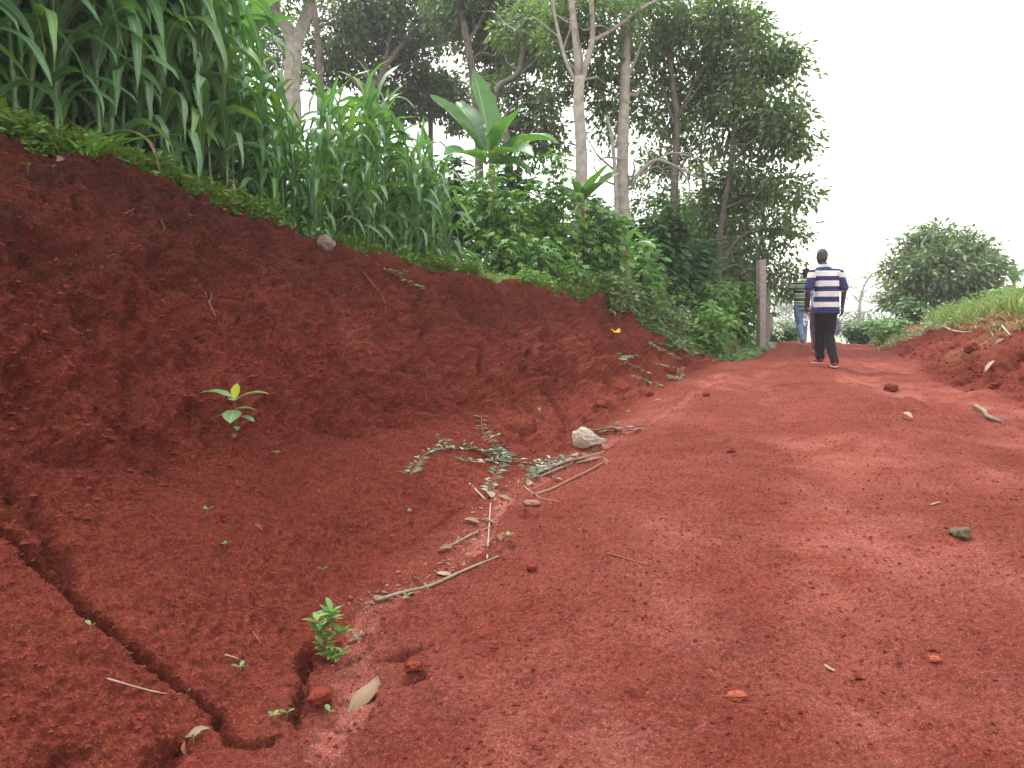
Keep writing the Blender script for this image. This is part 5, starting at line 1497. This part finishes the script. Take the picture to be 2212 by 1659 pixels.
for j in range(26):
    a = rs.random() * 6.28
    L = rs.uniform(0.02, 0.06)
    e = Vector((math.cos(a) * L, math.sin(a) * L * 0.6, rs.uniform(-0.03, 0.045)))
    rt.tube([Vector((rs.uniform(-0.02, 0.02), rs.uniform(-0.01, 0.01), 0.01)), e * 0.6 + Vector((0, 0, 0.015)), e + Vector((0, 0, -0.012))], [0.0022, 0.0018, 0.0010], 4)
tag(rt.build('grass_root_tuft', M['stick_pale'], None, p), 'dry pale grass root tuft hanging beside the leafy seedling', 'root tuft')

# creeping vine over the foot of the bank
def vine(label, lines, leaf_n, mat, seed, name='vine', lsize=0.055, stemm='stem_red', rstem=0.003):
    rs = random.Random(seed)
    pts0 = spotg(*lines[0][0])[0]
    root = empty(name, pts0)
    pos, dr, up = [], [], []
    for ln in lines:
        P = [spotg(*q)[0] + Vector((0, 0, 0.010 + 0.014 * rs.random())) for q in ln]
        C = catmull(P, 5)
        mb = MB()
        mb.tube([c - pts0 for c in C], rstem, 5)
        mb.build('stem', M[stemm], root)
        L = sum((a - b).length for a, b in zip(C, C[1:]))
        n = max(3, int(L * leaf_n))
        for j in range(n):
            t = (j + rs.random()) / n * (len(C) - 1)
            i0 = min(int(t), len(C) - 2)
            c = C[i0].lerp(C[i0 + 1], t - i0)
            tg = (C[i0 + 1] - C[i0]).normalized()
            sd_ = tg.cross(Vector((0, 0, 1))).normalized() * (1 if j % 2 else -1)
            pos.append(tuple(c - pts0 + sd_ * 0.006 + Vector((0, 0, 0.006))))
            dr.append(tuple(sd_ + tg * rs.uniform(-0.2, 0.8) + Vector((0, 0, rs.uniform(-0.1, 0.5)))))
            up.append((rs.uniform(-0.3, 0.3), rs.uniform(-0.6, 0.1), 1.0))
    scatter('foliage', LEAF_D[0], LEAF_D[1], np.array(pos), np.array(dr), np.array(up), lsize * np.random.default_rng(seed).uniform(0.6, 1.15, len(pos)), M[mat], root)
    return tag(root, label, 'vine')
vine('green creeping vine sprawling over the foot of the bank', [
    [(1058, 1070), (1062, 1045), (1078, 1015), (1082, 990), (1068, 975)], [(1040, 903), (1042, 935), (1058, 955), (1075, 975), (1085, 985)], [(885, 1035), (898, 1012), (920, 985), (955, 972), (1000, 972), (1040, 975), (1085, 985)],
    [(938, 948), (965, 962), (990, 975)], [(985, 998), (1030, 1003), (1070, 1000), (1100, 1002)], [(1060, 970), (1095, 985), (1120, 990)], [(1040, 985), (1075, 995), (1112, 998)], [(1120, 1000), (1140, 1018), (1165, 1025)], [(1085, 965), (1095, 980), (1105, 995)], [(1000, 960), (1030, 975), (1060, 985)]], 44, 'vine', 4, lsize=0.070)
vine('creeping vine runner along the dry stems near the plastic bag', [[(1150, 1010), (1180, 1000), (1220, 992), (1260, 985)], [(1160, 1025), (1195, 1008), (1230, 998)], [(1145, 1040), (1160, 1020), (1180, 1005)]], 60, 'vine', 6, lsize=0.06)
for i, (lines, lab) in enumerate([([[(1335, 765), (1360, 790), (1400, 810)], [(1370, 770), (1340, 780)]], 'small trailing weed on the smooth slope below the butterfly'), ([[(1370, 815), (1400, 828), (1425, 838)], [(1420, 790), (1455, 800)]], 'trailing weed patch near the toe of the far bank'),
                                  ([[(1395, 740), (1430, 760), (1470, 780)], [(1425, 745), (1450, 752)]], 'runner of creeper reaching down the far slope'), ([[(1440, 815), (1465, 822), (1470, 800)]], 'tuft of weed at the toe of the far bank beside the road'), ([[(830, 585), (865, 600), (890, 620), (910, 632)], [(865, 600), (880, 590)]], 'pale runner of creeper hanging down below the crest')]):
    vine(lab, lines, 40, 'creeper', 30 + i, name='weed', lsize=0.075)

# sprouts: one-inch seedlings with two to four leaves
sp_kits = []
for v in range(4):
    kit = []
    st = MB().tube([(0, 0, -0.01), (0.002, 0, 0.015), (0, 0, 0.03)], 0.0018, 4).mesh('stem')
    st.materials.append(M['stem_green'])
    kit.append(('stem', st, None, Matrix.Identity(4)))
    for j in range(2 + v % 3):
        me = small_leaf_mesh('leaf', 0.032, 0.017, 0.5, v * 7 + j, 0.2, 0.55, 5, 0.0, 0.5)
        me.materials.append(M['weed'])
        kit.append(('leaf', me, None, Matrix.Translation((0, 0, 0.028)) @ Matrix.Rotation(j * 6.28 / (2 + v % 3) + v, 4, 'Z')))
    sp_kits.append(kit)
SPROUTS = [(196, 1368, 'tiny sprout on the lobe left of the crack'), (519, 1458, 'tiny two-leaved sprout right of the crack'), (592, 1560, 'tiny sprout at the lip of the small gully'), (620, 1555, 'paler tiny sprout by the small gully, nearer the drain'), (712, 1555, 'tiny three-leaved sprout in the smooth drain below the dead leaf'), (448, 1115, 'tiny sprout high on the apron above the crack'), (485, 1188, 'tiny sprout in the middle of the apron'), (418, 1608, 'tiny sprout beside the dry leaf at the end of the crack'),
           (698, 1240, 'tiny pale sprout above the leafy seedling'), (880, 1298, 'tiny sprout beside the long grey stick'), (598, 990, 'small sprout below the sapling'), (1165, 900, 'small pale sprout above the vine'), (1075, 950, 'small two-leaved sprout above the vine tangle'), (412, 480, 'small pale sprout high on the bank face'), (1098, 1170, 'sprout at the edge of the drain beside the straw stem'), (1355, 900, 'sprout at the toe beyond the plastic bag'), (1330, 925, 'sprout beside the dry leaf heap'), (60, 370, 'straggling sprout on the shoulder of the bank'), (115, 375, 'yellowing sprout on the shoulder of the bank')]
rs = random.Random(12)
for i, (dx, dy, lab) in enumerate(SPROUTS):
    p, nr = spotg(dx, dy)
    s = rs.uniform(0.85, 1.2) * (1.0 if p.y < 4.2 else p.y / 4.2)
    o = place_kit('sprout', sp_kits[i % 4], p, rs.random() * 6.28, s)
    tag(o, lab, 'sprout')
# bright broad grass clump at the foot of the maize
p, nr = spotg(150, 335)
gc = empty('grass_clump', p)
for j, (az, L, el) in enumerate([(1.3, 0.42, 0.7), (1.1, 0.36, 1.0), (0.9, 0.30, 1.2), (1.5, 0.50, 0.45), (-1.1, 0.26, 0.8), (0.2, 0.25, 1.2), (1.6, 0.34, 0.3), (2.0, 0.30, 0.6), (-0.6, 0.3, 1.0), (1.2, 0.55, 0.55), (1.4, 0.24, 0.9)]):
    V, Fc, rib = blade(L, 0.035, el, 0.7, segs=9, fold=0.3, peak=0.3, seed=j, base_w=0.3)
    o = MB().add(V, Fc, rib).build('blade', M['bush_bright'], gc)
    o.location = (0.02 * j, 0.01 * (j % 3), 0)
    o.rotation_euler = (0, 0, -az)
tag(gc, 'bright green broad-bladed grass clump at the foot of the maize', 'grass clump')

# ------------------------------------------------------------------ sticks, straws, roots
def stick(label, pts, rad, mat, name='stick', cat='stick', lift=1.0, sides=7, knob=True, twig=None):
    rs = random.Random(len(label))
    P = [spotg(*q) for q in pts]
    base = P[0][0]
    r0, r1 = rad
    C = catmull([p + n_ * lerp(r0, r1, i / max(1, len(P) - 1)) * lift for i, (p, n_) in enumerate(P)], 6)
    n = len(C)
    rr = [lerp(r0, r1, i / (n - 1)) * (rs.uniform(0.85, 1.15) if knob else 1) for i in range(n)]
    mb = MB()
    mb.tube([c - base for c in C], rr, sides)
    for tw in (twig or []):
        Q = [spotg(*q)[0] + Vector((0, 0, r1)) for q in tw]
        mb.tube([q - base for q in Q], [r1, r1 * 0.5] if len(Q) == 2 else r1, 5)
    return tag(mb.build(name, M[mat], None, base), label, cat)
stick('long grey bent stick lying across the drain', [(812, 1298), (870, 1283), (930, 1268), (990, 1240), (1030, 1222), (1078, 1203)], (0.0095, 0.005), 'stick')
stick('straight bleached straw stem lying along the drain', [(1052, 1210), (1055, 1160), (1060, 1090)], (0.0055, 0.0045), 'stick_pale', 'straw_stem', 'stem', 1.6)
stick('pale bent stem with a leaf at its tip by the vine', [(1012, 1045), (1032, 1065), (1048, 1080)], (0.008, 0.006), 'stick_pale', 'straw_stem', 'stem')
stick('brown crooked twig in the drain beside the straw stem', [(946, 1193), (985, 1175), (1015, 1158), (1050, 1145), (1075, 1135)], (0.007, 0.006), 'stick', 'twig', 'twig', 1.0, 6, True, [[(985, 1175), (992, 1160)]])
stick('long brown cane below the plastic bag, uppermost of the three', [(1150, 1030), (1210, 1005), (1260, 990), (1306, 978)], (0.010, 0.007), 'stick', 'cane', 'cane', 1.4)
stick('brown cane lying between two others near the bag', [(1170, 1030), (1220, 1008), (1260, 998), (1300, 990)], (0.009, 0.007), 'stick', 'cane', 'cane', 1.2)
stick('reddish cane lying lowest along the edge of the drain', [(1155, 1072), (1190, 1060), (1230, 1040), (1270, 1020), (1308, 998)], (0.011, 0.007), 'stick_red', 'cane', 'cane')
stick('thin forked twig end in the drain below the reddish cane', [(1130, 1050), (1165, 1075), (1205, 1083)], (0.004, 0.002), 'stick_pale', 'twig', 'twig')
stick('thin curved pale twig lying across the crack', [(230, 1468), (300, 1488), (350, 1498), (392, 1498), (412, 1487)], (0.0035, 0.0022), 'stick_pale', 'twig', 'twig', 2.0, 5)
stick('crooked bleached branch lying on the hump across the road', [(2105, 880), (2125, 893), (2132, 902), (2160, 913)], (0.022, 0.016), 'stick', 'branch', 'branch')
stick('thin pale straw lying on the open road', [(1312, 1196), (1350, 1207), (1395, 1220)], (0.004, 0.003), 'stick_red', 'straw_stem', 'stem')
stick('short pale straw on the apron beside the crack', [(485, 1416), (505, 1420), (523, 1428)], (0.003, 0.002), 'stick_pale', 'straw_stem', 'stem')
stick('fine reddish straw on the apron right of the crack', [(545, 1365), (556, 1380), (563, 1392)], (0.003, 0.002), 'stick_red', 'straw_stem', 'stem')
stick('short straw on the road beyond the open middle', [(1780, 1440), (1790, 1446), (1802, 1452)], (0.006, 0.005), 'stick_pale', 'straw_stem', 'stem')
stick('thin twig on the far side of the road', [(2010, 1092), (2022, 1088), (2030, 1085)], (0.005, 0.004), 'stick_pale', 'twig', 'twig')
stick('dry curved branch on top of the mound', [(2040, 708), (2060, 716), (2095, 718), (2120, 705)], (0.02, 0.012), 'stick_pale', 'branch', 'branch')
stick('slanting pale stick at the far corner of the mound', [(2160, 700), (2172, 712), (2185, 725)], (0.018, 0.012), 'stick_pale', 'stick', 'stick')
for lab, pts in [('thin root dangling down the middle of the bank', [(420, 605), (440, 630), (452, 655), (470, 695), (488, 735)]), ('curved bare root hanging below the crest', [(785, 588), (810, 620), (830, 650), (836, 695)]), ('short root end showing high on the bank', [(345, 475), (352, 490), (350, 505)]),
                 ('little bent root on the dark part of the bank', [(268, 462), (280, 455), (290, 450)]), ('thin root on the bank right of the sapling', [(915, 840), (920, 850), (922, 862)]), ('root stub with a knot above the sapling', [(455, 655), (458, 640), (452, 625)])]:
    stick(lab, pts, (0.0045, 0.0025), 'root', 'root', 'root', 2.0, 5)

# ------------------------------------------------------------------ dead leaves
def dead_leaf(label, dx, dy, L, W, rz, mat='dead', curl=1.0, fold=0.5, lift=0.01, name='dead_leaf', seed=0, tip_roll=0.0):
    p, nr = spotg(dx, dy)
    segs = 12
    V, rib = [], []
    rs = random.Random(seed + int(dx))
    for i in range(segs + 1):
        t = i / segs
        w = W * 0.5 * (math.sin(math.pi * min(1, t * 0.97 + 0.03)) ** 0.65) * rs.uniform(0.9, 1.06) + 0.0008
        z = 0.10 * L * math.sin(t * math.pi) * curl + (tip_roll * L * max(0, t - 0.7) ** 2 * 6)
        y = t * L - (tip_roll * L * max(0, t - 0.8) * 1.2)
        for s in (-1, -0.5, 0, 0.5, 1):
            V.append((s * w * (1 - 0.12 * abs(fold)), y - L * 0.5, z + fold * w * (abs(s) ** 1.6) + rs.uniform(-0.02, 0.02) * W))
            rib.append(1.0 if s == 0 else 0.0)
    Fc = [(i * 5 + k_, i * 5 + k_ + 1, (i + 1) * 5 + k_ + 1, (i + 1) * 5 + k_) for i in range(segs) for k_ in range(4)]
    mb = MB().add(V, Fc, rib)
    mb.tube([(0, -L * 0.5 - L * 0.14, 0.0), (0, -L * 0.5, 0.002), (0, -L * 0.35, 0.06 * L * curl)], [L * 0.008, L * 0.010, L * 0.008], 4, rib=None)
    o = mb.build(name, M[mat])
    lay(o, p, nr, rz, lift)
    return tag(o, label, 'dead leaf')
k3 = lambda dy: spotg(790, dy)[0].y / 788 / K
dead_leaf('large curled dead leaf lying in the foreground beside the drain', 790, 1512, 0.20, 0.075, -0.42, 'dead', 1.5, -0.45, 0.016, tip_roll=0.35)
dead_leaf('folded reddish dead leaf above the leafy seedling', 790, 1316, 0.06, 0.022, -1.2, 'dead_red', 1.0, 0.6)
dead_leaf('grey dead leaf at the tip of the bent stem by the vine', 1055, 1073, 0.10, 0.075, 0.3, 'dead_pale', 0.6, 0.3, 0.02)
dead_leaf('dead leaf with scalloped edge left of the straw stem', 1018, 1130, 0.10, 0.055, 1.4, 'dead', 0.6, 0.4, 0.012)
dead_leaf('dead leaf half under the straw stem', 1052, 1128, 0.09, 0.05, 1.1, 'dead', 0.5, 0.3, 0.010)
dead_leaf('crumpled dead leaf under the brown crooked twig', 962, 1190, 0.085, 0.05, 1.2, 'dead', 0.7, 0.5, 0.010)
dead_leaf('flat tan dead leaf resting against the long grey stick', 960, 1243, 0.085, 0.045, 1.5, 'dead_pale', 0.6, -0.3, 0.014)
dead_leaf('thin dark folded leaf above the long grey stick', 900, 1258, 0.075, 0.018, 1.35, 'dead_red', 0.8, 0.8, 0.008)
dead_leaf('curled dead leaf at the dark edge of the drain', 1080, 1165, 0.06, 0.035, 0.2, 'dead_red', 0.8, 0.6, 0.010)
dead_leaf('dry leaf curled in the end of the crack', 430, 1590, 0.07, 0.03, -0.9, 'dead', 1.0, 0.6, 0.012)
dead_leaf('small brown leaf standing at the foot of the crack', 408, 1615, 0.045, 0.022, 0.1, 'dead_red', 1.2, 0.6, 0.010)
dead_leaf('curled red-brown leaf on the apron', 556, 1142, 0.05, 0.018, 1.4, 'dead_red', 1.2, 0.7, 0.008)
dead_leaf('upright dead leaf on the rough hump across the road', 1957, 905, 0.13, 0.07, 0.4, 'dead_pale', 1.2, 0.5, 0.03)
dead_leaf('long pale dead leaf on the side of the mound', 2140, 793, 0.20, 0.06, -1.2, 'dead_pale', 0.8, 0.2, 0.02)
dead_leaf('big curled dead leaf on the shoulder of the mound', 2010, 716, 0.22, 0.13, 0.7, 'dead_red', 1.2, 0.4, 0.03)
dead_leaf('dead leaf near the top of the mound', 2050, 712, 0.13, 0.07, -0.7, 'dead', 1.0, 0.4, 0.02)
dead_leaf('pale dead leaf at the far side of the mound', 2160, 740, 0.13, 0.07, 1.2, 'dead', 1.0, 0.4, 0.02)
dead_leaf('grey-green dead leaf below the creeping vine', 1140, 1045, 0.07, 0.05, -0.4, 'dead_pale', 0.6, 0.4, 0.012)
dead_leaf('pinkish dead leaf lying below the vine tangle', 1075, 1052, 0.05, 0.035, 0.8, 'dead_red', 0.6, 0.4, 0.010)
dead_leaf('brown dead leaf in the litter of the drain', 1090, 1080, 0.10, 0.045, 1.3, 'dead', 0.6, 0.5, 0.012)
dead_leaf('small dead leaf between the canes', 1205, 1040, 0.07, 0.04, 1.0, 'dead', 0.8, 0.5, 0.012)
dead_leaf('dead leaf caught at the end of the reddish cane', 1305, 1000, 0.10, 0.05, 0.1, 'dead_red', 1.0, 0.5, 0.012)
dead_leaf('pale folded leaf on the slope at the toe beyond the bag', 1420, 868, 0.10, 0.05, 1.3, 'dead_pale', 1.0, 0.4, 0.012)
dead_leaf('white-tipped dry leaf scrap on the shoulder of the bank', 130, 345, 0.08, 0.04, 1.2, 'dead_pale', 0.5, 0.3, 0.01)
rs = random.Random(44)
mb = MB()
p0, nr0 = spotg(1335, 936)
for j in range(16):
    a = rs.uniform(-0.4, 0.4) + (math.pi if rs.random() < 0.5 else 0)
    L = rs.uniform(0.12, 0.26)
    c = Vector((rs.uniform(-0.13, 0.13), rs.uniform(-0.07, 0.07), rs.uniform(0.01, 0.07)))
    V, Fc, rib = blade(L, rs.uniform(0.02, 0.05), rs.uniform(-0.1, 0.3), rs.uniform(0.1, 0.8), twist=rs.uniform(-1, 1), segs=6, seed=j, wavy=0.05)
    ca, sa = math.cos(a + 1.57), math.sin(a + 1.57)
    mb.add([(v[0] * ca - v[1] * sa + c.x, v[0] * sa + v[1] * ca + c.y, v[2] + c.z) for v in V], Fc, rib)
tag(mb.build('leaf_heap', M['dead'], None, p0), 'small heap of dry folded leaves beyond the plastic bag', 'leaf heap')

# litter washed together in the drain
rl = np.random.default_rng(77)
dp = np.array([tuple(q) for q in catmull([spotg(*q)[0] for q in drain[5:15]], 30)])
cl_ = dp[rl.integers(0, len(dp), 420)] + rl.normal(0, 1, (420, 3)) * np.array([0.07, 0.07, 0])
for q in cl_: q[2] = ground_z(q[0], q[1]) + 0.004
al = rl.random(420) * 6.28
kind(scatter('drain_litter', LEAF_D[0], LEAF_D[1], cl_, np.stack([np.cos(al), np.sin(al), rl.normal(0.05, 0.2, 420)], -1), rl.normal(0, 0.35, (420, 3)) + np.array([0, 0, 1.0]), 0.032 * rl.uniform(0.35, 1.6, 420), M['dead']), 'stuff', 'small broken dead leaves washed together along the drain')
# fine dry bits strewn over the soil
def bits(name, label, n, size, mat, wf):
    pos, nr = sample_grid(n, 1.3, 10.0, 4.2, 13.0, wf)
    a = RNG.random(n) * 6.28
    d = np.stack([np.cos(a), np.sin(a), RNG.normal(0, 0.15, n)], -1)
    tv = np.array([(-0.09, 0, 0.02), (0.09, 0, 0.02), (0.07, 1, 0.06), (-0.07, 1, 0.06), (0, 0.5, 0.2)])
    o = scatter(name, tv, [(0, 1, 4), (1, 2, 4), (2, 3, 4), (3, 0, 4)], pos + nr * 0.003, d, nr, size * RNG.uniform(0.4, 1.6, n) * np.clip(np.linalg.norm(pos - np.array(EYE), axis=1) / 4.0, 0.8, 2.0), M[mat])
    return kind(o, 'stuff', label)
bits('straw_bits', 'fine pale bits of straw strewn over the red soil', 1500, 0.012, 'dead', near)
bits('leaf_bits', 'fine red-brown bits of leaf strewn over the red soil', 2600, 0.016, 'dead_red', near)

# ------------------------------------------------------------------ stones and clods
def rock(label, dx, dy, r, mat, seed, name='stone', cat='stone', squash=0.75, lift=0.35, rough=0.25, up=None):
    p, nr = spotg(dx, dy)
    bm = bmesh.new()
    bmesh.ops.create_icosphere(bm, subdivisions=4, radius=1.0)
    V = np.array([v.co[:] for v in bm.verts])
    d = 1 + rough * fbm(V * 1.3 + seed, 3) + rough * 0.5 * fbm(V * 4.0 + seed, 3)
    V = V * d[:, None] * np.array([1.0, 0.85, squash]) * r
    for v, c in zip(bm.verts, V): v.co = c
    me = bpy.data.meshes.new(name)
    bm.to_mesh(me)
    bm.free()
    for q in me.polygons: q.use_smooth = True
    o = link(name, me, M[mat])
    o.location = p + Vector((0, 0, r * lift))
    return tag(o, label, cat)
M['stone'] = simple_mat('grey_stone', (0.19, 0.150, 0.130), (0.14, 0.095, 0.08), 14, 0.9, 0.2, 0.4, 0.008)
M['cone'] = simple_mat('dry_dung', (0.12, 0.105, 0.055), (0.085, 0.06, 0.04), 40, 0.9, 0.15, 0.9, 0.01)
M['clod_orange'] = simple_mat('orange_clod', (0.25, 0.070, 0.038), (0.20, 0.05, 0.03), 30, 0.95, 0.1, 0.6, 0.008)
rock('rounded grey stone on the crest of the bank', 705, 532, 0.072, 'stone', 3, squash=0.85, rough=0.5)
rock('rough dark olive lump on the far side of the road', 2073, 1160, 0.052, 'cone', 5, 'lump', 'lump', 0.6, 0.35, 0.5)
rock('bright orange clod on the near road', 1592, 1508, 0.030, 'clod_orange', 7, 'clod', 'clod', 0.45, 0.3, 0.6)
rock('smaller orange clod farther over the near road', 2020, 1428, 0.024, 'clod_orange', 9, 'clod', 'clod', 0.4, 0.3, 0.6)
rock('rounded clod sitting in the drain below the pit', 690, 1512, 0.040, 'crumb', 11, 'clod', 'clod', 0.7, 0.3, 0.35)
rock('small round tan pebble above the leafy seedling', 757, 1295, 0.012, 'clod_orange', 13, 'pebble', 'pebble', 0.9, 0.6, 0.1)
rock('small tan pebble on the apron near the straw stem', 884, 1107, 0.016, 'stone', 14, 'pebble', 'pebble', 0.9, 0.6, 0.1)
rock('brown flat stone in the drain below the canes', 1148, 1090, 0.055, 'stick_red', 15, 'stone', 'stone', 0.35, 0.2, 0.3)
CL = [(1925, 843, 0.09, 'dark clod standing by its hole beyond the road hump'), (1525, 855, 0.05, 'dark clod on the road below the far bank'), (1450, 805, 0.10, 'big clod among the weeds at the toe of the far bank'), (1400, 855, 0.07, 'clod at the toe of the far bank, near the weeds'), (1300, 878, 0.08, 'crumbled clod on the apron below the rills'), (1580, 978, 0.035, 'small dark clod in the middle of the road'), (1150, 1230, 0.030, 'crumbly clod beside the long grey stick'), (895, 1445, 0.038, 'crumbly clod by the hollow near the large dead leaf'), (2150, 838, 0.08, 'clod on the side of the mound by a hole'), (2100, 758, 0.12, 'dark clod high on the mound')]
for i, (dx, dy, r_, lab) in enumerate(CL):
    rock(lab, dx, dy, r_ * 0.85, 'crumb', 40 + i, 'clod', 'clod', 0.65, 0.3, 0.5)

# ------------------------------------------------------------------ crumpled plastic bag
M['bag'] = leaf_mat('white_plastic_film', (0.62, 0.58, 0.53), (0.55, 0.50, 0.45), rough=0.28, spec=0.6, trans=0.5, tint=(1.1, 1.0, 0.85))
p, nr = spotg(1268, 962)
bm = bmesh.new()
bmesh.ops.create_icosphere(bm, subdivisions=5, radius=1.0)
V = np.array([v.co[:] for v in bm.verts])
x = V[:, 0]
taper = np.where(x > 0, 1 - 0.72 * sstep(0.05, 0.9, x), 1.0)
V[:, 1] *= taper
V[:, 2] *= taper * (1 + 0.25 * sstep(0.3, -0.5, x))
cr_ = ridged(V * 2.3 + 4, 4)
V = V * (1 + 0.42 * (cr_ - 0.4))[:, None]
V[:, 0] = np.where(V[:, 0] > 0, V[:, 0] * 1.25, V[:, 0] * 0.8)
V = V * np.array([0.155, 0.10, 0.070])
for v, c in zip(bm.verts, V): v.co = c
me = bpy.data.meshes.new('plastic_bag')
bm.to_mesh(me)
bm.free()
o = link('plastic_bag', me, M['bag'], None, p + Vector((0, 0, 0.055)))
o.rotation_euler = (0, R(8), R(-8))
tag(o, 'crumpled whitish plastic bag lying by the drain below the rills', 'plastic bag')

# ------------------------------------------------------------------ concrete posts
M['concrete'] = simple_mat('grey_concrete', (0.27, 0.245, 0.225), (0.18, 0.155, 0.14), 18, 0.92, 0.2, 0.5, 0.006)
def post(label, dx, basey, topy, Y, w, lean):
    p = on_ground(dx, Y)
    topz = P3(dx, topy, Y).z
    H = topz - p.z + 0.15
    bm = bmesh.new()
    bmesh.ops.create_cube(bm, size=1.0)
    for v in bm.verts:
        v.co = Vector((v.co.x * w, v.co.y * w, (v.co.z + 0.5) * H))
    bmesh.ops.bevel(bm, geom=bm.edges[:], offset=0.010, segments=2, affect='EDGES')
    es = [e for e in bm.edges if abs(e.verts[0].co.z - e.verts[1].co.z) > 0.5]
    bmesh.ops.subdivide_edges(bm, edges=es, cuts=24, use_grid_fill=True)
    for v in bm.verts:
        f_ = fbm(np.array([v.co[:]]) * 9 + Y, 3)[0]
        v.co += Vector((v.co.x, v.co.y, 0)).normalized() * f_ * 0.008 if v.co.xy.length > 1e-5 else Vector()
    me = bpy.data.meshes.new('concrete_post')
    bm.to_mesh(me)
    bm.free()
    o = link('concrete_post', me, M['concrete'])
    o.location = p - Vector((0, 0, 0.15))
    o.rotation_euler = (0, lean, 0.25)
    return tag(o, label, 'post')
post('tall concrete post, nearest of the row beside the road', 1646, 737, 561, 16.2, 0.150, R(-1.6))
post('second concrete post half hidden behind the nearest one', 1658, 700, 622, 21.0, 0.12, R(-1.2))
post('low concrete post, farthest of the row', 1664, 695, 676, 26.0, 0.14, R(0))
b_ = on_ground(1668, 15.9)
bm = bmesh.new()
bmesh.ops.create_cube(bm, size=1.0)
bmesh.ops.bevel(bm, geom=bm.edges[:], offset=0.12, segments=2, affect='EDGES')
bmesh.ops.subdivide_edges(bm, edges=bm.edges[:], cuts=2, use_grid_fill=True)
for v in bm.verts: v.co = v.co * 0.16 * (1 + 0.25 * vnoise(np.array([v.co[:]]) * 3)[0])
me = bpy.data.meshes.new('concrete_block')
bm.to_mesh(me)
bm.free()
tag(link('concrete_block', me, M['concrete'], None, b_ + Vector((0, 0, 0.05))), 'stained broken concrete block beside the foot of the nearest post', 'block')

# ------------------------------------------------------------------ butterfly
M['wing'] = simple_mat('orange_wing', (0.85, 0.38, 0.03), (0.75, 0.28, 0.03), 60, 0.6, 0.2)
M['insect'] = simple_mat('insect_body', (0.04, 0.03, 0.02), (0.02, 0.02, 0.02), 60, 0.6, 0.2)
bp = P3(1330, 717, spotg(1330, 717)[0].y - 0.5)
bf = empty('butterfly', bp)
MB().tube([(0, -0.02, 0), (0, 0, 0.002), (0, 0.02, 0)], [0.002, 0.004, 0.002], 6).build('body', M['insect'], bf)
for s in (-1, 1):
    mb = MB()
    mb.add([(0, 0.012, 0.002), (s * 0.06, 0.045, 0.03), (s * 0.072, 0.025, 0.035), (s * 0.055, 0.0, 0.026), (0, -0.004, 0.002)], [(0, 1, 2, 3, 4)])
    mb.add([(0, -0.002, 0.001), (s * 0.05, -0.002, 0.022), (s * 0.055, -0.03, 0.024), (s * 0.03, -0.045, 0.012), (0, -0.012, 0.001)], [(0, 1, 2, 3, 4)])
    mb.build('wing', M['wing'], bf, smooth=False)
bf.rotation_euler = (R(25), 0, R(20))
tag(bf, 'orange butterfly flying in front of the fluted bank', 'butterfly')
# ------------------------------------------------------------------ damp milky air
bm = bmesh.new()
bmesh.ops.create_cube(bm, size=1.0)
me = bpy.data.meshes.new('haze')
bm.to_mesh(me)
bm.free()
hm_ = bpy.data.materials.new('damp_air')
hm_.use_nodes = True
hn, hl = hm_.node_tree.nodes, hm_.node_tree.links
hn.remove(hn['Principled BSDF'])
pv = hn.new('ShaderNodeVolumePrincipled')
pv.inputs['Color'].default_value = (0.97, 0.98, 1.0, 1)
pv.inputs['Density'].default_value = 0.0012
pv.inputs['Anisotropy'].default_value = 0.2
hl.new(pv.outputs[0], hn['Material Output'].inputs['Volume'])
hz = link('haze', me, hm_)
hz.scale = (1840, 1240, 30)
hz.location = (0, 300, 6.5)
kind(hz, 'stuff', 'pale damp air over the whole place')
